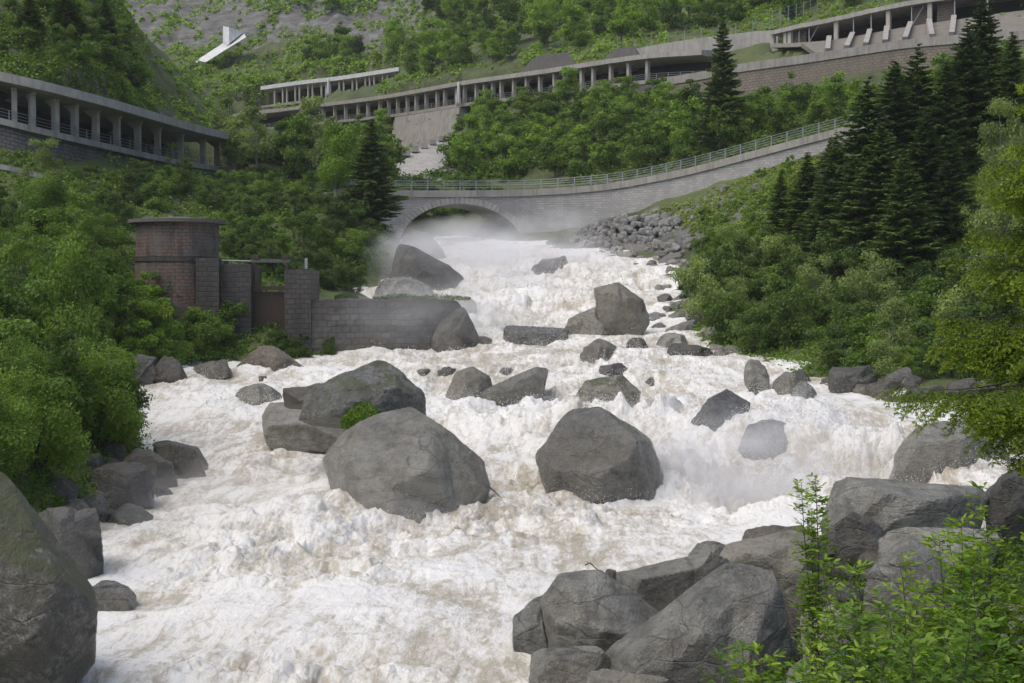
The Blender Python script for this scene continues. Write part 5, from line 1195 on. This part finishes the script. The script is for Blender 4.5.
for a,b,d,r,lab in ((398,300,116.5,2.2,'tuft of weeds on the middle of the weir wall top'),(440,300,118,2.6,'weeds hanging on the right part of the weir wall'),(345,299,114.5,1.0,'small tuft of weeds at the left of the weir wall top')):
    q=P(a,b,d); tuft(q[0],q[1]+1,q[2],r,.6,900,.12,'leaf_dark',lab,'weeds','weeds')
q=P(230,262,114); 
# --- undergrowth: countless low plants on all the slopes, one object
def undergrowth(name, poly, n, leaves, rmin, label, mat, kx=.0035, lf=.0011, seed=1, excl=None):
    rg=np.random.default_rng(seed); poly=np.array(poly,float); lo=poly.min(0);hi=poly.max(0); a=rg.uniform(lo[0],hi[0],n*2); b=rg.uniform(lo[1],hi[1],n*2); m=inpoly(a,b,poly); a=a[m];b=b[m]
    x,y,z=hit(a,b); sdv=sdriv(np.c_[x,y]); m=(sdv>1.0); 
    if excl:
        for p_ in excl: m&=~inpoly(a,b,p_)
    cov=fbm(np.c_[x,y,z]*.05,3,91)+.5*fbm(np.c_[x,y,z]*.3,2,92); m&=(cov>(-.14 if name=='scrub' else -.32))
    x,y,z=x[m],y[m],z[m]; cl=[]
    grid={}
    for p_ in ALLP: grid.setdefault((int(p_[0]//2),int(p_[1]//2)),1)
    m=np.array([(int(p//2),int(q//2)) not in grid for p,q in zip(x,y)]); x,y,z=x[m],y[m],z[m]
    r=np.maximum(rmin, y*kx)*(.45+1.5*rg.uniform(0,1,len(x))**2.2); N_=len(x)
    c=np.repeat(np.c_[x,y,z],leaves,0); rr2=np.repeat(r,leaves); d=rg.normal(size=(N_*leaves,3)); d/=np.linalg.norm(d,axis=1)[:,None]; c=c+d*rr2[:,None]*np.array([1,1,.85])*rg.uniform(.4,1,(N_*leaves,1))+np.array([0,0,.35])*rr2[:,None]
    sz=np.maximum(.05, c[:,1]*lf); v,f,t=leafquads(c,sz,.6,rg,.6,out=d,t=np.repeat(rg.uniform(.1,.9,N_),leaves))
    o=ob(name,mesh(v,f,False,None,t,M[mat])); tag(o,label,'undergrowth',None,'stuff'); return o
undergrowth('undergrowth',[(-60,560),(-60,120),(120,180),(225,168),(400,182),(390,270),(300,300),(300,366),(200,366),(120,392),(170,445),(100,520),(30,560)],9000,16,.25,'low green undergrowth covering the left bank','leaf',seed=3)
undergrowth('undergrowth',[(700,225),(760,190),(1090,90),(1090,410),(860,398),(745,360),(690,340),(700,260)],8000,16,.22,'low green undergrowth covering the right bank','leaf',seed=4)
undergrowth('grass',[(640,222),(660,212),(700,200),(830,140),(860,200),(720,320),(690,300),(690,230),(640,226)],5200,12,.14,'short fresh grass on the slope below the bridge road','grass',seed=5,kx=.0016,lf=.0008)
undergrowth('undergrowth',[(395,190),(400,150),(470,120),(700,92),(860,90),(1090,55),(1090,80),(830,135),(700,165),(600,186)],9000,16,.4,'low scrub on the slope behind the bridge','leaf',seed=6)
undergrowth('scrub',[(100,200),(100,-30),(1090,-30),(1090,20),(780,40),(640,60),(420,88),(260,115),(240,165)],11000,14,.6,'low scrub on the high mountain slope','leaf_bright',seed=7,kx=.0028,lf=.0012)
undergrowth('undergrowth',[(-60,110),(-60,-30),(100,-30),(170,110),(150,125)],3000,14,.3,'scrub on the rocky spur above the left gallery','leaf',seed=8)
undergrowth('undergrowth',[(800,560),(860,540),(1060,520),(1100,700),(760,700)],2600,22,.10,'low leafy plants between the foreground boulders','leaf',seed=9,kx=.006,lf=.0014)
# ------------------------------------------------------------------ foreground spruce with bright young growth
def near_spruce(px, D, ztop, zlow, label, seed=9):
    rg=np.random.default_rng(seed); x0=Xat(px,D); zg=float(gz(x0,D)[0]); e=empty('spruce_tree',(x0,D,zg)); tag(e,label,'spruce tree')
    H=ztop-zg+.5; mb=MB(); mb.tube([[0,0,-.3],[0,0,H*.5],[0,0,H]],[.13,.10,.05],8); V=[];T=[]
    z=zlow-zg
    while z<H-.1:
        nb=rg.integers(4,7); ph=rg.uniform(0,6.28); zp=z+zg; py=proj(0,D,zp)[1]
        Lm=np.interp(py,[90,150,200,260,300,340,370,400,430],[.85,1.3,1.45,1.55,1.75,2.05,1.7,1.3,1.2])
        for k in range(nb):
            a=ph+k*6.283/nb+rg.normal(0,.2); L=Lm*rg.uniform(.72,1.08); dr=np.array([math.cos(a),math.sin(a),0]); sd_=np.array([-dr[1],dr[0],0])
            m=22; t=np.linspace(0,1,m); z0=z+rg.normal(0,.08); sp_=np.array([0,0,z0])+dr*(t*L)[:,None]+np.array([0,0,1])*(-.50*L*t+.26*L*t**2.5)[:,None]+sd_*(.06*L*np.sin(t*5+ph))[:,None]
            mb.tube(sp_[::3],np.linspace(.011,.002,len(sp_[::3])),4)
            for i in range(3,m):
                for sgn in (-1,1):
                    if rg.uniform()<.12: continue
                    l2=L*(.36*(1-t[i])+.12)*rg.uniform(.6,1.15); d2=dr*.72+sd_*sgn*rg.uniform(.5,1.0)+np.array([0,0,-1])*rg.uniform(.25,1.15); d2/=np.linalg.norm(d2)
                    n2=max(3,int(l2/.045)); tt=np.linspace(.1,1,n2); q=sp_[i]+d2*(tt*l2)[:,None]+np.array([0,0,-.22*l2])*(tt**2)[:,None]
                    mb.tube(q[[0,-1]],[.004,.0015],3)
                    for j in range(n2):
                        for s2 in (-1,1):
                            l3=.035+.06*(1-tt[j])*rg.uniform(.6,1.2); side=np.cross(d2,[0,0,1.]); side/=np.linalg.norm(side)+1e-9
                            d3=d2*.7+side*s2*.8+np.array([0,0,-1])*rg.uniform(-.05,.5); d3/=np.linalg.norm(d3); nn=12
                            u=rg.uniform(0,1,nn); c=q[j]+d3*(u*l3)[:,None]; nd=d3*.9+rg.normal(0,.55,(nn,3)); nd/=np.linalg.norm(nd,axis=1)[:,None]
                            w=np.cross(nd,rg.normal(size=(nn,3))); w/=np.linalg.norm(w,axis=1)[:,None]+1e-9; ln=rg.uniform(.02,.036,nn)[:,None]
                            V.append(np.stack([c,c+nd*ln*.5+w*.005,c+nd*ln,c+nd*ln*.5-w*.005],1).reshape(-1,3)); T.append(np.repeat(np.clip(.12+.38*tt[j]+.32*u*(t[i]>.2)+rg.normal(0,.1,nn)+.15*(t[i]>.7),0,1),4))
        z+=rg.uniform(.07,.12)
    v=np.vstack(V); ob('crown',mesh(v,np.arange(len(v)).reshape(-1,4),False,None,np.concatenate(T),M['needle_near']),e); ob('trunk',mb.mesh(M['bark'],True),e); return e
near_spruce(1122,13.0,P(0,95,13)[2],P(0,425,13)[2],'bright yellow green spruce reaching in from the right edge in the foreground')
# ------------------------------------------------------------------ foreground shrubs with real leaves
def leafy(name, label, px, D, pytop, width, nst, mat='leaf_near', leaf=.04, seed=1, lean=(0,0), dens=1.0, cat='shrub', low=.25, slender=False):
    rg=np.random.default_rng(seed); x0=Xat(px,D); zg=float(gz(x0,D)[0]); H=P(px,pytop,D)[2]-zg; e=empty(name,(x0,D,zg)); tag(e,label,cat)
    mb=MB(); C_=[];A=[];N_=[];T=[]
    for s in range(nst):
        a=rg.uniform(0,6.28); r=width*math.sqrt(rg.uniform(0,1))*(.15 if slender else 1); h=H*(1 if s==0 else rg.uniform(.45,1.0)); base=np.array([rg.normal(0,.08),rg.normal(0,.08),-.1]); tip=np.array([math.cos(a)*r+lean[0],math.sin(a)*r*.8+lean[1],h])
        t=np.linspace(0,1,14)[:,None]; st=base*(1-t)+tip*t+np.array([math.sin(s*3.),math.cos(s*2.),0])*.05*H*np.sin(t*5)+np.array([math.cos(a)*r*.3,math.sin(a)*r*.3,0])*(t-t**2)
        rr_=.006+.004*h; mb.tube(st,np.linspace(rr_,.002,14),5)
        nt_=int((10+h*15)*dens)
        for k in range(nt_):
            u=rg.uniform(low,1.0); p=np.array([np.interp(u,t[:,0],st[:,c]) for c in range(3)]); b=rg.uniform(0,6.28); l=(.12+.42*(1-u)*min(1,H/2.2))*rg.uniform(.6,1.2)*(.55 if slender else 1)
            d=np.array([math.cos(b),math.sin(b),rg.uniform(.1,.9)]); d/=np.linalg.norm(d); q1=p+d*l*.55; q2=p+d*l+np.array([0,0,-.12*l]); mb.tube([p,q1,q2],[.003,.002,.001],3)
            nl=max(4,int(l/.032)); tone=rg.uniform(.15,.75)+.25*(u>.85)
            for j in range(nl):
                w=.25+.75*j/max(1,nl-1); c=p+(q2-p)*w; side=np.cross(d,[0,0,1.]); side/=np.linalg.norm(side)+1e-9; s2=1 if j%2 else -1
                dd=d*.55+side*s2*rg.uniform(.5,1.1)+rg.normal(0,.25,3)+np.array([0,0,-.15]); dd/=np.linalg.norm(dd); C_.append(c); A.append(dd); N_.append(leaf*rg.uniform(.6,1.25)); T.append(tone+rg.normal(0,.1))
            C_.append(q2);A.append(d);N_.append(leaf*1.1);T.append(tone+.2)
    c=np.array(C_);a=np.array(A);l=np.array(N_)[:,None]; n=len(c); up=rg.normal(0,.45,(n,3))+[0,0,1.]; b=np.cross(a,up); b/=np.linalg.norm(b,axis=1)[:,None]+1e-9; u=np.cross(b,a)
    # folded six-vertex leaf
    v=np.stack([c, c+a*l*.8+b*l*.42+u*l*.12, c+a*l*1.5+b*l*.30+u*l*.06, c+a*l*2-u*l*.12, c+a*l*1.5-b*l*.30+u*l*.06, c+a*l*.8-b*l*.42+u*l*.12],1).reshape(-1,3)
    i=np.arange(n)[:,None]*6; f=np.vstack([i+[0,1,2,3],i+[0,3,4,5]])
    ob('foliage',mesh(v,f,False,None,np.repeat(np.clip(T,0,1),6),M[mat]),e); ob('stems',mb.mesh(M['bark'],True),e); return e
leafy('sapling','slender leafy sapling standing up in front of the foreground boulders',822,13.5,474,.22,3,leaf=.030,seed=4,lean=(-.12,0),dens=2.6,cat='sapling',low=.30,slender=True)
SH=[('leafy shrub at the right edge, tallest of the foreground plants',1022,12.5,492,.75,11,5,1.5,'leaf_near'),('dense foreground shrub left of the tallest one',965,12.5,522,.75,11,6,1.5,'leaf_near'),
 ('open shrub with long twigs in front of the faceted grey boulder',905,12,572,.7,10,7,1.35,'leaf_near'),('light green young shrub with bare gaps at the bottom of the picture',852,11.5,606,.6,9,8,1.3,'leaf_near'),
 ('low leafy shrub in front of the largest foreground boulder',797,11,636,.5,8,9,1.1,'leaf_near'),('short sprig of pale leaves at the bottom, left end of the shrubs',757,10.5,662,.4,6,10,1.0,'leaf_near'),
 ('bright leafy shrub in the bottom right, nearest to the viewer',880,9.3,628,.6,10,11,1.3,'leaf_near'),('broad leafy shrub at the bottom right corner',955,9.0,598,.65,11,12,1.5,'leaf_near'),
 ('dark leafy shrub in the bottom right corner behind the nearest ones',1012,9.6,560,.65,10,13,1.5,'leaf_near'),('shrub cut by the right edge under the spruce',1065,11.5,500,.8,10,14,1.3,'leaf_near'),
 ('shrub filling the lower right between the sapling and the edge',930,10.5,590,.7,10,15,1.3,'leaf_near'),('small bush at the bottom under the sapling',830,10,650,.5,8,16,1.2,'leaf_near')]
for l,a,D,b,w_,n,sd_,dn,mt in SH: leafy('shrub',l,a,D,b,w_,n+2,mt,.038,sd_*7,dens=dn)
# ------------------------------------------------------------------ spray: countless droplets thrown up from the rapids
W_=WATER; q=W_['q']; wgt=np.clip(W_['gm']-.06,0,.5)*np.clip(W_['s2']-.35,0,1)*np.exp(-((q[:,1]-60)/60)**2)+1e-9
for (bx,by,r,dh) in SPL:
    wgt += (.04 if dh>0 else .02)*np.exp(-((q[:,0]-bx)**2+(q[:,1]-by)**2)/(r*r*.8+.3))
cell=q[:,1]**1.6; wgt=wgt*cell*(wsd[keep]<.5); wgt/=wgt.sum(); rg=np.random.default_rng(8); k=rg.choice(len(q),52000,p=wgt)
c=np.c_[q[k],W_['h'][k]]+rg.normal(0,.12,(len(k),3)); c[:,2]+=np.abs(rg.exponential(.16,len(k))); sz=(c[:,1]*.00028*rg.uniform(.5,1.5,len(k)))[:,None]
d=rg.normal(size=c.shape); d[:,2]*=1.6; d/=np.linalg.norm(d,axis=1)[:,None]; b=np.cross(d,rg.normal(size=c.shape)); b/=np.linalg.norm(b,axis=1)[:,None]; e2=np.cross(d,b)
v=np.stack([c-d*sz*1.7,c+b*sz,c+e2*sz-b*sz*.5,c+d*sz*1.7],1).reshape(-1,3); i=np.arange(len(c))[:,None]*4; f=np.vstack([i+[0,2,1],i+[0,1,3],i+[1,2,3],i+[2,0,3]])
o=ob('spray',mesh(v,f,True,None,None,M['spray'])); tag(o,'white droplets of spray thrown up over the rapids','spray',None,'stuff')
# ------------------------------------------------------------------ drifting mist above the falls
def mist(px,py,D,r,dens,label,seed=0):
    t=NT('mist'); tc=t.n('TexCoord').outputs['Object']; L=t.n('VectorMath',_operation='LENGTH',i0=tc).outputs['Value']
    fall=t.ramp(L,[(.15,1),(1.0,0)]); t.t.nodes[-1]; pos=t.n('NewGeometry').outputs['Position']
    n=t.noise(t.map(pos,tuple(1.6/x for x in r)),1.0,3,.55); nr=t.ramp(n,[(.38,.05),(.68,1.0)])
    dn=t.math('MULTIPLY',t.math('MULTIPLY',fall,nr),dens); pv=t.n('VolumePrincipled',Anisotropy=.0); pv.inputs['Color'].default_value=(.97,.97,.97,1); t.t.links.new(dn,pv.inputs['Density'])
    m=t.out(None,pv.outputs[0]); v,f=ico(3); c=P(px,py,D); o=ob('mist',mesh(v,f,True,None,None,m),None,c); o.scale=r; tag(o,label,'mist',None,'stuff')
mist(490,276,156,(17,11,7.2),.55,'pale mist rising from the upper fall below the bridge')
mist(445,325,122,(9,5,4.5),.4,'mist drifting over the broken end of the weir wall')
mist(715,470,61,(5.6,2.4,3.2),.85,'dense spray mist at the foot of the right hand fall')
mist(810,480,59,(6.4,2.4,3.0),.7,'spray mist under the wide right hand fall')
mist(640,482,62,(3.4,2.0,2.4),.5,'thin mist beside the steep grey boulder')
mist(410,312,112,(7,3,3.4),.12,'thin mist blowing along the face of the weir wall')
mist(560,235,176,(8,4,4),.25,'mist against the masonry right of the arch')
mist(270,500,54,(8,5,1.8),.12,'thin spray haze over the lower left rapids')
# even pale air over the whole valley
t=NT('haze'); pv=t.n('VolumePrincipled',Density=HAZE,Anisotropy=.0); pv.inputs['Color'].default_value=(.93,.96,1.0,1); hm=t.out(None,pv.outputs[0])
zmax=float(ZG.max())+60; zmin=float(ZG.min())-1
o=ob('haze',MB().box((0,480,(zmax+zmin)/2),(3200,1000,zmax-zmin)).mesh(hm)); tag(o,'pale damp air filling the valley','haze',None,'stuff')
# ------------------------------------------------------------------ sky, sun, air
w = bpy.data.worlds.new('World'); SC.world = w; w.use_nodes = True; nt = w.node_tree
bg = nt.nodes['Background']; sky = nt.nodes.new('ShaderNodeTexSky'); sky.sky_type='NISHITA'; sky.sun_disc=False
EL, AZ = math.radians(60), math.radians(235)
sky.sun_elevation = EL; sky.sun_rotation = AZ; sky.altitude=1100; sky.air_density=.7; sky.dust_density=7.0; sky.ozone_density=0.3
nt.links.new(sky.outputs[0], bg.inputs[0]); bg.inputs[1].default_value = .15
sl = bpy.data.lights.new('sun','SUN'); so = bpy.data.objects.new('sun', sl); C.objects.link(so); sl.energy=.85; sl.angle=math.radians(80); sl.color=(1,.95,.86)
d = Vector((math.sin(AZ)*math.cos(EL), math.cos(AZ)*math.cos(EL), math.sin(EL)))
so.rotation_euler = d.to_track_quat('Z','Y').to_euler()
vs = SC.view_settings; vs.view_transform='Standard'; vs.look='None'; vs.gamma=1; vs.exposure=EXPO; vs.use_curve_mapping=False
SC.cycles.max_bounces=6; SC.cycles.transparent_max_bounces=8; SC.cycles.volume_bounces=2; SC.cycles.diffuse_bounces=3
SC.render.engine='CYCLES'
